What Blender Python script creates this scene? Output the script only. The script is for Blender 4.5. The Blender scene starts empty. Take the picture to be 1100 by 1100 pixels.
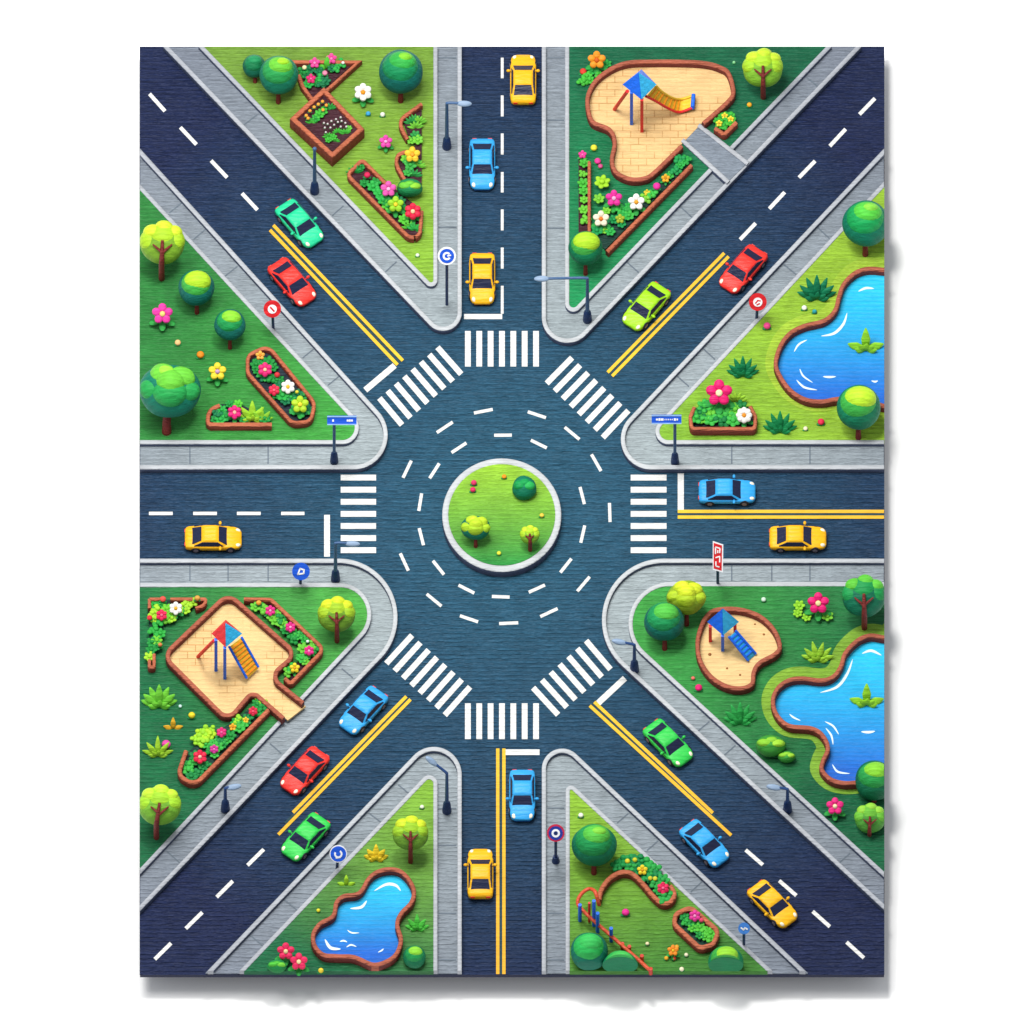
import bpy, bmesh, math, random
from mathutils import Vector, Matrix
C = bpy.context.scene.collection
SC = bpy.context.scene
PI = math.pi
S = 0.01                                   # one pixel of the picture's plan = 1 cm of the model
E = math.radians(60); sE, cE = math.sin(E), math.cos(E)
UP = Vector((0, sE, cE)); DV = Vector((0, -cE, sE)); XV = Vector((1, 0, 0))
LUM = 1.29

# ------------------------------------------------------------------ camera, lamps, exposure
cam = bpy.data.cameras.new('camera'); camo = bpy.data.objects.new('camera', cam); C.objects.link(camo)
cam.type = 'ORTHO'; cam.ortho_scale = 11.0; cam.clip_end = 200
camo.location = DV * 40; camo.rotation_euler = (math.radians(90) - E, 0, 0)
SC.camera = camo
w = bpy.data.worlds.new('World'); SC.world = w; w.use_nodes = True
w.node_tree.nodes['Background'].inputs[0].default_value = (0.93, 0.96, 1.0, 1)
w.node_tree.nodes['Background'].inputs[1].default_value = 0.54
def lamp(name, loc, size, power, col, target=(0, 0, 0)):
    l = bpy.data.lights.new(name, 'AREA'); l.energy = power; l.color = col
    if isinstance(size, tuple): l.shape = 'RECTANGLE'; l.size, l.size_y = size
    else: l.shape = 'DISK'; l.size = size
    o = bpy.data.objects.new(name, l); C.objects.link(o); o.location = loc
    o.rotation_euler = (Vector(target) - Vector(loc)).to_track_quat('-Z', 'Y').to_euler()
lamp('studio_lamp', (-0.6, 3.2, 26), 4.4, 3700, (1, 0.985, 0.95))
lamp('wide_softbox', (-7.5, 3.6, 25), (20, 10), 6800, (1, 0.985, 0.96))
SC.view_settings.view_transform = 'Standard'; SC.view_settings.look = 'None'
SC.view_settings.exposure = 0; SC.view_settings.gamma = 1; SC.view_settings.use_curve_mapping = False

# ------------------------------------------------------------------ materials
def lin(h):
    h = h.lstrip('#'); o = []
    for i in (0, 2, 4):
        c = int(h[i:i + 2], 16) / 255
        c = c / 12.92 if c <= .04045 else ((c + .055) / 1.055) ** 2.4
        o.append(min(.92, c / LUM))
    return (*o, 1)
_M = {}
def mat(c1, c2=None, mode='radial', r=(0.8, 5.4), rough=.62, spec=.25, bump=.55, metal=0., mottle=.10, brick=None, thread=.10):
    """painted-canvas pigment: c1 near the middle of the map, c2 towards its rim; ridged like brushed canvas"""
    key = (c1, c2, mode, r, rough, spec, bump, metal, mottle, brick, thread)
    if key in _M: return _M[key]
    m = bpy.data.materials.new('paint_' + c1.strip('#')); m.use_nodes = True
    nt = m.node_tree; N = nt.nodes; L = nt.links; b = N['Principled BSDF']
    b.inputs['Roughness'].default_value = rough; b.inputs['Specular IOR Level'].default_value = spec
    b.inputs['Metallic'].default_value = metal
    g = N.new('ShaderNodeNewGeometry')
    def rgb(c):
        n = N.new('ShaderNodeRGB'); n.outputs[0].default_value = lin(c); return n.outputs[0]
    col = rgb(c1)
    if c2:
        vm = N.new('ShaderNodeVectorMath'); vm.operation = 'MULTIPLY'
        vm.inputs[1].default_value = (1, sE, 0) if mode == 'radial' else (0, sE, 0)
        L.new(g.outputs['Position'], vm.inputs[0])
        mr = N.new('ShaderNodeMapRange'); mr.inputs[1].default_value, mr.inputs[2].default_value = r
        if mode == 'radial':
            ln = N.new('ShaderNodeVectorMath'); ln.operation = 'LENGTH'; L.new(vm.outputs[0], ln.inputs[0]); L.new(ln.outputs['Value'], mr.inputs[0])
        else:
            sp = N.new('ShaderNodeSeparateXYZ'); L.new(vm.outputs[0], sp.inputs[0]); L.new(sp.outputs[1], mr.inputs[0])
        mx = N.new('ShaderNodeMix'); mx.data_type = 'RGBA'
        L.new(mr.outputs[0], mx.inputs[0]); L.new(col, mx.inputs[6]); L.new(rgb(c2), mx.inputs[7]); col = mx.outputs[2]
    if brick:
        bt = N.new('ShaderNodeTexBrick'); bt.inputs['Scale'].default_value = 1
        bt.inputs['Brick Width'].default_value = .17; bt.inputs['Row Height'].default_value = .085; bt.inputs['Mortar Size'].default_value = .005
        bt.inputs['Color1'].default_value = (1, 1, 1, 1); bt.inputs['Color2'].default_value = (.93, .91, .88, 1); bt.inputs['Mortar'].default_value = (.66, .54, .42, 1)
        L.new(g.outputs['Position'], bt.inputs['Vector'])
        mk = N.new('ShaderNodeTexNoise'); mk.inputs['Scale'].default_value = 2.2; L.new(g.outputs['Position'], mk.inputs['Vector'])
        mm = N.new('ShaderNodeMapRange'); mm.inputs[1].default_value = .40; mm.inputs[2].default_value = .55; L.new(mk.outputs[0], mm.inputs[0])
        ml = N.new('ShaderNodeMix'); ml.data_type = 'RGBA'; ml.blend_type = 'MULTIPLY'; L.new(mm.outputs[0], ml.inputs[0]); L.new(col, ml.inputs[6]); L.new(bt.outputs[0], ml.inputs[7]); col = ml.outputs[2]
    # streaky weave: long in x, short across
    mp = N.new('ShaderNodeMapping'); mp.inputs['Scale'].default_value = (4.6, 40 * sE, 40); L.new(g.outputs['Position'], mp.inputs[0])
    n1 = N.new('ShaderNodeTexNoise'); n1.inputs['Scale'].default_value = 1; n1.inputs['Detail'].default_value = 2.5; n1.inputs['Roughness'].default_value = .55; n1.inputs['Distortion'].default_value = .5
    L.new(mp.outputs[0], n1.inputs['Vector'])
    n2 = N.new('ShaderNodeTexNoise'); n2.inputs['Scale'].default_value = 5; n2.inputs['Detail'].default_value = 4; L.new(g.outputs['Position'], n2.inputs['Vector'])
    m2 = N.new('ShaderNodeMapping'); m2.inputs['Scale'].default_value = (.30, 1, 1); L.new(g.outputs['Position'], m2.inputs[0])
    wv = N.new('ShaderNodeTexWave'); wv.wave_type = 'BANDS'; wv.bands_direction = 'Y'; wv.inputs['Scale'].default_value = 6.0; wv.inputs['Distortion'].default_value = 3.6
    wv.inputs['Detail'].default_value = 2.5; wv.inputs['Detail Scale'].default_value = 5.0; wv.inputs['Detail Roughness'].default_value = .6; L.new(m2.outputs[0], wv.inputs['Vector'])
    hm = N.new('ShaderNodeMix'); hm.inputs[0].default_value = .30; L.new(n1.outputs[0], hm.inputs[2]); L.new(wv.outputs['Fac'], hm.inputs[3])
    def scaled(src, amp):
        q = N.new('ShaderNodeMapRange'); q.inputs[1].default_value = .25; q.inputs[2].default_value = .75; q.inputs[3].default_value = 1 - amp; q.inputs[4].default_value = 1 + amp
        L.new(src, q.inputs[0]); return q.outputs[0]
    mu = N.new('ShaderNodeMath'); mu.operation = 'MULTIPLY'; L.new(scaled(hm.outputs[0], thread), mu.inputs[0]); L.new(scaled(n2.outputs[0], mottle), mu.inputs[1])
    vs = N.new('ShaderNodeVectorMath'); vs.operation = 'SCALE'; L.new(col, vs.inputs[0]); L.new(mu.outputs[0], vs.inputs['Scale'])
    L.new(vs.outputs[0], b.inputs['Base Color'])
    if bump:
        bp = N.new('ShaderNodeBump'); bp.inputs['Strength'].default_value = bump; bp.inputs['Distance'].default_value = .055
        L.new(hm.outputs[0], bp.inputs['Height']); L.new(bp.outputs[0], b.inputs['Normal'])
    _M[key] = m; return m
def gloss(c, **k): return mat(c, rough=.42, spec=.25, bump=.22, mottle=.06, thread=.09, **k)
def leafm(c): return mat(c, rough=.6, spec=.2, bump=.28, thread=.12)

# ------------------------------------------------------------------ geometry helpers
def W(px, py, z=0.):
    return Vector(((px - 550) * S, ((550 - py) * S - z * cE) / sE, z))
_ico = {}
def ico(sub):
    if sub not in _ico:
        bm = bmesh.new(); bmesh.ops.create_icosphere(bm, subdivisions=sub, radius=1); bm.verts.ensure_lookup_table()
        _ico[sub] = ([v.co.copy() for v in bm.verts], [tuple(v.index for v in f.verts) for f in bm.faces]); bm.free()
    return _ico[sub]
class MB:
    def __init__(s): s.v = []; s.f = []; s.m = []
    def add(s, vs, fs, mi=0):
        b = len(s.v); s.v += [Vector(v) for v in vs]
        for f in fs: s.f.append(tuple(b + i for i in f)); s.m.append(mi)
        return s
    def ell(s, c, r, ax=None, sub=2, lump=0, seed=0, mi=0):
        vs, fs = ico(sub); c = Vector(c); r = (r, r, r) if isinstance(r, (int, float)) else r
        A = ax or (Vector((1, 0, 0)), Vector((0, 1, 0)), Vector((0, 0, 1)))
        rnd = random.Random(seed); ph = [(rnd.uniform(0, 6), rnd.uniform(3, 6)) for _ in range(3)]
        out = []
        for p in vs:
            k = 1
            if lump: k += lump * (math.sin(p.x * ph[0][1] + ph[0][0]) + math.sin(p.y * ph[1][1] + ph[1][0]) + math.sin(p.z * ph[2][1] + ph[2][0])) / 3
            out.append(c + (A[0] * p.x * r[0] + A[1] * p.y * r[1] + A[2] * p.z * r[2]) * k)
        return s.add(out, fs, mi)
    def tube(s, pts, rad, n=8, closed=False, mi=0):
        pts = [Vector(p) for p in pts]; k = len(pts)
        rad = [rad] * k if isinstance(rad, (int, float)) else rad
        vs, fs = [], []
        ref = None
        for i in range(k):
            a = pts[(i - 1) % k] if (closed or i > 0) else pts[i]; b = pts[(i + 1) % k] if (closed or i < k - 1) else pts[i]
            t = (b - a).normalized()
            if ref is None: ref = Vector((0, 0, 1)) if abs(t.z) < .9 else Vector((1, 0, 0))
            x = (ref - t * ref.dot(t)).normalized(); y = t.cross(x); ref = x
            for j in range(n):
                q = 2 * PI * j / n; vs.append(pts[i] + (x * math.cos(q) + y * math.sin(q)) * rad[i])
        for i in range(k if closed else k - 1):
            for j in range(n):
                fs.append((i * n + j, i * n + (j + 1) % n, (i + 1) % k * n + (j + 1) % n, (i + 1) % k * n + j))
        if not closed: fs += [tuple(range(n))[::-1], tuple((k - 1) * n + j for j in range(n))]
        return s.add(vs, fs, mi)
    def box(s, c, X, Y, Z, mi=0):
        c, X, Y, Z = Vector(c), Vector(X), Vector(Y), Vector(Z)
        vs = [c + X * a + Y * b + Z * d for d in (-1, 1) for b in (-1, 1) for a in (-1, 1)]
        return s.add(vs, [(0, 2, 3, 1), (4, 5, 7, 6), (0, 1, 5, 4), (2, 6, 7, 3), (0, 4, 6, 2), (1, 3, 7, 5)], mi)
    def prism(s, pts, z0, z1, mi=0):            # pts: plan points (Vectors), wound either way
        n = len(pts)
        a = sum(pts[i].x * pts[(i + 1) % n].y - pts[(i + 1) % n].x * pts[i].y for i in range(n))
        if a < 0: pts = pts[::-1]
        vs = [(p.x, p.y, z1) for p in pts] + [(p.x, p.y, z0) for p in pts]
        fs = [tuple(range(n)), tuple(range(2 * n - 1, n - 1, -1))] + [(i, n + i, n + (i + 1) % n, (i + 1) % n) for i in range(n)]
        return s.add(vs, fs, mi)
    def sheet(s, pts, mi=0):                    # plan polygon as a thin slab 3 mm thick
        return s.prism([Vector(p) for p in pts], pts[0].z - .003, pts[0].z, mi)
    def slab(s, pts, nrm, th, mi=0):            # planar polygon given a thickness along -nrm
        pts = [Vector(p) for p in pts]; n = len(pts); q = Vector(nrm).normalized() * th
        f = (pts[1] - pts[0]).cross(pts[2] - pts[0])
        if f.dot(q) < 0: pts = pts[::-1]
        return s.add(pts + [p - q for p in pts], [tuple(range(n)), tuple(range(2 * n - 1, n - 1, -1))] + [(i, n + i, n + (i + 1) % n, (i + 1) % n) for i in range(n)], mi)
    def loft(s, rings, mi=0):
        n = len(rings[0]); vs = [p for r in rings for p in r]; fs = []
        for i in range(len(rings) - 1):
            for j in range(n): fs.append((i * n + j, i * n + (j + 1) % n, (i + 1) * n + (j + 1) % n, (i + 1) * n + j))
        fs += [tuple(range(n))[::-1], tuple((len(rings) - 1) * n + j for j in range(n))]
        return s.add(vs, fs, mi)
XL, XR, YT, YB = (150 - 550) * S, (950 - 550) * S, W(0, 50).y, W(0, 1047).y
def obj(name, mb, mats, parent=None, world=False, clip=None, angle=50, back=0.):
    me = bpy.data.meshes.new(name)
    off = Vector((0, 0, 0)); p = parent
    while p is not None: off += p.location; p = p.parent
    sh = Vector((0, 0, 0)) if world else off
    me.from_pydata([v + sh for v in mb.v], [], mb.f)
    if not isinstance(mats, (list, tuple)): mats = [mats]
    for m in mats: me.materials.append(m)
    for p_, mi in zip(me.polygons, mb.m): p_.material_index = mi
    bm = bmesh.new(); bm.from_mesh(me)
    if clip is not None:
        for co, no in (((XL + clip, 0, 0), (-1, 0, 0)), ((XR - clip, 0, 0), (1, 0, 0)), ((0, YT - clip - back * cE / sE, 0), (0, 1, 0)), ((0, YB + clip, 0), (0, -1, 0))):
            g = bm.verts[:] + bm.edges[:] + bm.faces[:]
            r = bmesh.ops.bisect_plane(bm, geom=g, plane_co=co, plane_no=no, clear_outer=True, dist=1e-6)
            ed = [e for e in r['geom_cut'] if isinstance(e, bmesh.types.BMEdge)]
            if ed:
                try: bmesh.ops.triangle_fill(bm, edges=ed, use_beauty=True, normal=no)
                except Exception: pass
    bmesh.ops.recalc_face_normals(bm, faces=bm.faces[:])
    for v in bm.verts: v.co -= off
    bm.to_mesh(me); bm.free()
    for q in me.polygons: q.use_smooth = True
    me.set_sharp_from_angle(angle=math.radians(angle))
    o = bpy.data.objects.new(name, me); C.objects.link(o); o.parent = parent
    return o
def tag(o, label, cat, group=None):
    o['label'] = label; o['category'] = cat
    if group: o['group'] = group
    return o
def thing(name, loc, label, cat, group=None):
    o = bpy.data.objects.new(name, None); C.objects.link(o); o.location = loc; o.empty_display_size = .05
    return tag(o, label, cat, group)
def struct(name, mb, m, **k):
    o = obj(name, mb, m, world=True, **k); o['kind'] = 'structure'; return o
KIDS = {}
def kids(o): return KIDS.get(o.name) or KIDS.setdefault(o.name, [c for c in C.objects if c.parent == o])
def dup(root, loc, label, group=None, rz=0., sc=1., cat=None):
    def cp(o, par):
        c = o.copy(); C.objects.link(c); c.parent = par
        for ch in kids(o): cp(ch, c)
        return c
    r = cp(root, None); r.location = loc; r.rotation_euler = (0, 0, rz); r.scale = (sc, sc, sc)
    r['label'] = label
    if cat: r['category'] = cat
    if group: r['group'] = group
    elif 'group' in r: del r['group']
    return r
class Proto:
    """first call moves the prototype itself, later calls copy it"""
    def __init__(s, root): s.root = root; s.used = False
    def put(s, loc, label, group=None, rz=0., sc=1., cat=None):
        if s.used: return dup(s.root, loc, label, group, rz, sc, cat)
        s.used = True; r = s.root; kids(r)
        for k in kids(r): kids(k)
        r.location = loc; r.rotation_euler = (0, 0, rz); r.scale = (sc, sc, sc); r['label'] = label
        if cat: r['category'] = cat
        if group: r['group'] = group
        elif 'group' in r: del r['group']
        return r
# --- plan curves, all in picture-plan units
def rounded(vs, rs, closed=False, n=14):
    out = []; k = len(vs)
    for i in range(k):
        r = rs[i] if isinstance(rs, (list, tuple)) else rs
        if (not closed and i in (0, k - 1)) or r <= 0: out.append(tuple(vs[i])); continue
        p = Vector(vs[i]); a = (Vector(vs[i - 1]) - p).normalized(); b = (Vector(vs[(i + 1) % k]) - p).normalized()
        ang = a.angle(b)
        if ang > 3.1: out.append(tuple(p)); continue
        t = r / math.tan(ang / 2); c = p + (a + b).normalized() * (r / math.sin(ang / 2))
        s0 = p + a * t - c; s1 = p + b * t - c
        a0 = math.atan2(s0.y, s0.x); d = (math.atan2(s1.y, s1.x) - a0 + PI) % (2 * PI) - PI
        m = max(3, min(40, int(abs(d) * r / 1.5) + 3))
        for j in range(m + 1): q = a0 + d * j / m; out.append((c.x + r * math.cos(q), c.y + r * math.sin(q)))
    return out
def spline(ps, closed=True, n=6):
    out = []; k = len(ps)
    for i in range(k if closed else k - 1):
        g = lambda j: Vector(ps[j % k] if closed else ps[max(0, min(k - 1, j))])
        p0, p1, p2, p3 = g(i - 1), g(i), g(i + 1), g(i + 2)
        for j in range(n):
            t = j / n
            q = .5 * ((2 * p1) + (p2 - p0) * t + (2 * p0 - 5 * p1 + 4 * p2 - p3) * t * t + (3 * p1 - p0 - 3 * p2 + p3) * t ** 3)
            out.append((q.x, q.y))
    if not closed: out.append(tuple(ps[-1]))
    return out
def offset(path, d, closed=False):
    out = []; k = len(path)
    for i in range(k):
        a = Vector(path[(i - 1) % k]) if closed or i > 0 else Vector(path[i]); p = Vector(path[i]); b = Vector(path[(i + 1) % k]) if closed or i < k - 1 else p
        u = (p - a); v = (b - p)
        if u.length < 1e-6: u = v
        if v.length < 1e-6: v = u
        n1 = Vector((-u.y, u.x)).normalized(); n2 = Vector((-v.y, v.x)).normalized(); m = (n1 + n2)
        if m.length < 1e-4: m = n1
        m.normalize(); q = p + m * d / max(.45, m.dot(n1)); out.append((q.x, q.y))
    return out
def towards(path, ref, closed=False):            # sign of the offset that moves the path towards ref
    mid = len(path) // 2; r = Vector(ref)
    return 1 if (Vector(offset(path, 1, closed)[mid]) - r).length < (Vector(path[mid]) - r).length else -1
def band(mb, path, o1, o2, z0, z1, closed=False, ch=.8, mi=0, side=1):
    """kerb-like strip between two offsets of a plan path, chamfered on top"""
    if o1 > o2: o1, o2 = o2, o1
    prof = [(o1, z0), (o1, z1 - ch * S), (o1 + ch, z1), (o2 - ch, z1), (o2, z1 - ch * S), (o2, z0)]
    lines = []
    for d, z in prof:
        lines.append([(W(x, y, z1).x, W(x, y, z1).y, z) for x, y in offset(path, d, closed)])
    k = len(path); n = len(prof); vs = [lines[j][i] for i in range(k) for j in range(n)]; fs = []
    for i in range(k if closed else k - 1):
        for j in range(n): fs.append((i * n + j, i * n + (j + 1) % n, (i + 1) % k * n + (j + 1) % n, (i + 1) % k * n + j))
    nb = len(fs); mb.add(vs, fs, mi)
    for q in range(nb):
        if q % n in (0, 4, 5): mb.m[len(mb.m) - nb + q] = side
    if not closed: mb.add([vs[j] for j in range(n)] + [vs[(k - 1) * n + j] for j in range(n)], [tuple(range(n))[::-1], tuple(n + j for j in range(n))], side)
    return mb
def poly(mb, path, z0, z1, mi=0):
    return mb.prism([W(x, y, z1) for x, y in path], z0, z1, mi)
def line(mb, a, b, wd, z, mi=0):                 # painted stroke on a level z
    a, b = Vector(a), Vector(b); t = (b - a).normalized(); n = Vector((-t.y, t.x)) * wd / 2
    return mb.sheet([W(*(a + n), z), W(*(b + n), z), W(*(b - n), z), W(*(a - n), z)], mi)

# ------------------------------------------------------------------ backdrop and panel
PAVE, KERB, LAWN = .030, .080, .076
mb = MB().add([(-30, -30, -.33), (30, -30, -.33), (30, 30, -.33), (-30, 30, -.33)], [(0, 1, 2, 3)])
bm_ = bpy.data.materials.new('white_table'); bm_.use_nodes = True
bm_.node_tree.nodes['Principled BSDF'].inputs['Base Color'].default_value = (.97, .97, .97, 1)
bm_.node_tree.nodes['Principled BSDF'].inputs['Roughness'].default_value = .9; bm_.node_tree.nodes['Principled BSDF'].inputs['Specular IOR Level'].default_value = 0
struct('backdrop', mb, bm_)
panel = thing('canvas_panel', (0, 0, -.06), 'large upright rectangular canvas panel that carries the whole street map above the white backdrop', 'canvas panel')
mb = MB().box((0, (YT + YB) / 2, -.034), ((XR - XL) / 2 - .004, 0, 0), (0, (YT - YB) / 2 - .004, 0), (0, 0, .029)); obj('canvas_edge', mb, mat('#1b2140', bump=.3), panel, world=True)
mb = MB()
for x0, x1, y0, y1 in ((XL + .7, XR - .7, YB + .7, YB + 1.2), (XL + .7, XR - .7, YT - 1.2, YT - .7), (XL + .7, XL + 1.2, YB + 1.21, YT - 1.21), (XR - 1.2, XR - .7, YB + 1.21, YT - 1.21)):
    mb.box(((x0 + x1) / 2, (y0 + y1) / 2, -.1975), ((x1 - x0) / 2, 0, 0), (0, (y1 - y0) / 2, 0), (0, 0, .1325))
obj('stretcher_frame', mb, mat('#a07a50'), panel, world=True)
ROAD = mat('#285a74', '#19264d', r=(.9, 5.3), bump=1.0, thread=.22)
mb = MB().box((0, (YT + YB) / 2, -.0025), ((XR - XL) / 2, 0, 0), (0, (YT - YB) / 2, 0), (0, 0, .0025)); struct('road', mb, ROAD)

# ------------------------------------------------------------------ pavements, kerbs, lawns
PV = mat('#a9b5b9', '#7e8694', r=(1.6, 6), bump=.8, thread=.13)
KB = [mat('#c8cccf', '#a9adb6', r=(1.5, 6.2), bump=.4, thread=.08), mat('#46506a', bump=.3)]  # second colour darkens the kerb walls, painting their shade in
JT = mat('#66727e', bump=.2)
def far(a, b, e=40):                              # extend from a through b by e beyond b
    a, b = Vector(a), Vector(b); return tuple(b + (b - a).normalized() * e)
def block(outer, r_out, inner, r_in, lawn, gap=None):
    def ends(v): return [far(v[1], v[0]), v[1], far(v[1], v[2])]
    po = rounded(ends(outer), r_out); pi = rounded(ends(inner), r_in)
    ref = (Vector(outer[0]) + Vector(outer[2])) / 2
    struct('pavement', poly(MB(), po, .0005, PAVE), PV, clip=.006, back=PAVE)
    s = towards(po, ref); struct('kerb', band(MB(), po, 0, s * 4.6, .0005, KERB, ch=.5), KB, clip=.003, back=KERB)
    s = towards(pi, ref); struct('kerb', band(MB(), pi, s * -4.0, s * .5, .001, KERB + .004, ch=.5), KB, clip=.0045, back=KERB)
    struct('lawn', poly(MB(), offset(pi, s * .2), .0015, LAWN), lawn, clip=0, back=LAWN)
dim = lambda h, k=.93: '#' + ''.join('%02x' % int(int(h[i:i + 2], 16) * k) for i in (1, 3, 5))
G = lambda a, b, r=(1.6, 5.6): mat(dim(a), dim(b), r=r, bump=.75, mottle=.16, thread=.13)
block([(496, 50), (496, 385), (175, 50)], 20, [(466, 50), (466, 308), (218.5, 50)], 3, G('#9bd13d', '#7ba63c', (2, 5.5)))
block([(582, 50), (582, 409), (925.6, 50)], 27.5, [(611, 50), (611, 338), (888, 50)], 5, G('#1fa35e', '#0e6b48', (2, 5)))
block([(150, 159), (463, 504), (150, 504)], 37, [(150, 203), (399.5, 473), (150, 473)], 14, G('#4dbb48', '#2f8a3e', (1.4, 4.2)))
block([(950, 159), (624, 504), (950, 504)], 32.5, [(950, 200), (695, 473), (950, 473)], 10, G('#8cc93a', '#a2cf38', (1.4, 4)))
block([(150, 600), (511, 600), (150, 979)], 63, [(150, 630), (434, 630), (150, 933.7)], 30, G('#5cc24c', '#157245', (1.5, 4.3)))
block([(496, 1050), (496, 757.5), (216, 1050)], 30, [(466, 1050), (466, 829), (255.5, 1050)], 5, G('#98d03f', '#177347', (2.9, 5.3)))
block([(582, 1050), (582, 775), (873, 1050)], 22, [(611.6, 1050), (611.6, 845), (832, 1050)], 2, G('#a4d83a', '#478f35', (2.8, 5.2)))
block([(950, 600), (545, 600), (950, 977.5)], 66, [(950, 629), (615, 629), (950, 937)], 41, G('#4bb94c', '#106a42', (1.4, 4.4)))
JOINTS = [((262, 134), (276.5, 123)), ((357, 231.5), (369, 221)), ((414, 292), (426, 281)), ((182, 228.5), (195, 218)), ((208, 257), (221, 246)), ((241, 297), (255, 286)), ((325, 384.5), (338, 374)), ((352, 414), (365, 403.5)), ((204, 479), (204, 498)), ((288, 479), (288, 498)),
 ((471, 62), (490, 62)), ((471, 244), (490, 244)), ((588, 62), (606, 62)), ((588, 129), (606, 129)), ((588, 245), (606, 245)), ((866.5, 83), (878, 92.5)), ((823, 128), (834, 137)), ((732, 223), (744, 234)), ((674, 282), (686, 292.5)), ((878, 244), (891, 256)), ((842, 284), (855, 294.5)), ((755, 374), (768, 386)), ((728, 404.5), (740, 415)), ((786, 479), (786, 498)), ((870, 479), (870, 498)),
 ((204, 606), (204, 624)), ((245, 606), (245, 624)), ((288, 606), (288, 624)), ((367, 718), (379, 728)), ((290, 798.5), (302, 809)), ((179, 914), (193, 926.5)), ((396, 873), (409, 883)), ((428, 843), (440, 853)), ((305, 966), (319, 977.5)), ((268.5, 1004), (282.5, 1016)), ((471, 868.5), (490, 868.5)), ((471, 908), (490, 908)), ((471, 981), (490, 981)), ((471, 1031), (490, 1031)),
 ((588, 868), (606, 868)), ((588, 981), (606, 981)), ((588, 1031), (606, 1031)), ((663, 884), (675, 873.5)), ((695, 913.5), (707, 903)), ((742, 958), (754, 947)), ((786, 606), (786, 624)), ((829, 606), (829, 624)), ((870, 606), (870, 624)), ((750, 785), (762, 775)), ((777, 812), (790, 800.5)), ((901, 927), (913, 916.5))]
mb = MB()
for a, b in JOINTS: line(mb, a, b, 1.3, PAVE + .004)
struct('pavement_joints', mb, JT)
# footpath from the sandpit across the pavement
path = [(748.5, 131.5), (730.5, 149.5), (781, 196), (803, 175)]
struct('footpath', poly(MB(), path, .002, KERB + .008), mat('#8f9ba6', '#858f9d', r=(2, 5), bump=.8, thread=.13))
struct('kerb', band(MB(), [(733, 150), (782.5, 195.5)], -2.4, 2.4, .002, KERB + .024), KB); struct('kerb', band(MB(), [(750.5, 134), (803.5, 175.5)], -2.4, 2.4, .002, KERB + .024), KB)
# roundabout island
circ = lambda cx, cy, rx, ry, n=72: [(cx + rx * math.cos(2 * PI * i / n), cy + ry * math.sin(2 * PI * i / n)) for i in range(n)]
ring = circ(539, 553, 64, 61)
s = towards(ring, (539, 553), True)
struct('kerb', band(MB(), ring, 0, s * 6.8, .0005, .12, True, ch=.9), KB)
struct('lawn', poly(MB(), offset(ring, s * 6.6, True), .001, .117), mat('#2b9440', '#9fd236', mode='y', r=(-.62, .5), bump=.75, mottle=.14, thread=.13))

# ------------------------------------------------------------------ painted markings
WM = mat('#efefec', bump=.6, thread=.10, mottle=.05); YM = mat('#f6cb35', '#f0b02c', r=(1.5, 5.5), bump=.4, thread=.07); DG = mat('#20414a', bump=.4)
Z1, Z2 = .004, .0075
def lerp(a, b, t): return tuple(a[i] + (b[i] - a[i]) * t for i in range(2))
mb = MB()
for i in range(7):
    for y0, y1 in ((355.5, 393.7), (755.5, 794)): line(mb, (502.6 + 12.2 * i, y0), (502.6 + 12.2 * i, y1), 6.2, Z1)
    for x0, x1 in ((366, 404), (677.5, 716)): line(mb, (x0, 513 + 13 * i), (x1, 513 + 13 * i), 6.2, Z1)
for n, a0, b0, a1, b1 in ((8, (407.6, 427.6), (431.8, 456.4), (470, 373), (495.4, 401.8)), (8, (614.5, 384.2), (587.3, 411.8), (675, 441), (647.6, 470)), (8, (442.7, 682.4), (415, 712.7), (504.9, 737.8), (477.8, 768.2)), (7, (572.7, 738.7), (599.5, 767.8), (629.6, 688.2), (655.8, 719))):
    for i in range(n): line(mb, lerp(a0, a1, i / (n - 1)), lerp(b0, b1, i / (n - 1)), 6.1, Z1)
struct('crosswalk_markings', mb, WM)
mb = MB()
for a, b, wd in (((498.5, 340), (539.5, 340), 5.5), ((351.3, 553), (351.3, 598), 6.3), ((731.3, 508.5), (731.3, 548), 6.6), ((543, 808), (579.6, 808), 6), ((392.4, 419), (424, 392.5), 6.5), ((642.5, 755.3), (671.3, 728.5), 6.5)): line(mb, a, b, wd, Z1)
struct('stop_lines', mb, WM)
mb = MB()
for y0, y1 in ((62, 84), (102.5, 125), (143.4, 166), (184.8, 206.7), (225, 247.4), (266, 288.5), (307, 337)): line(mb, (539.5, y0), (539.5, y1), 3, Z1)
for x0, x1 in ((160, 185.5), (207.5, 233), (254.5, 280), (302, 327)): line(mb, (x0, 551.5), (x1, 551.5), 3.6, Z1)
for a, b in (((160.6, 100.8), (177.2, 119.3)), ((193.7, 136.8), (211, 155.2)), ((226.8, 172.5), (244, 190.7)), ((260, 207.7), (276.5, 225.4)), ((939.9, 105.6), (923.3, 122.8)), ((908.4, 138.6), (891.4, 156.9)), ((875.6, 172.9), (858.3, 190.7)), ((842.9, 206.5), (826.4, 224.2)), ((811.7, 239.8), (795, 257.3)),
             ((283.3, 912.3), (265.9, 929.5)), ((250, 946.4), (232.8, 963.6)), ((217.3, 980), (199.6, 997.4)), ((183.7, 1013.2), (166.3, 1030.4)), ((801, 913), (819.4, 929)), ((837, 946), (855.4, 962)), ((873, 979), (891.4, 995.4)), ((909.4, 1012), (928, 1029))): line(mb, a, b, 4, Z1)
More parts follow.
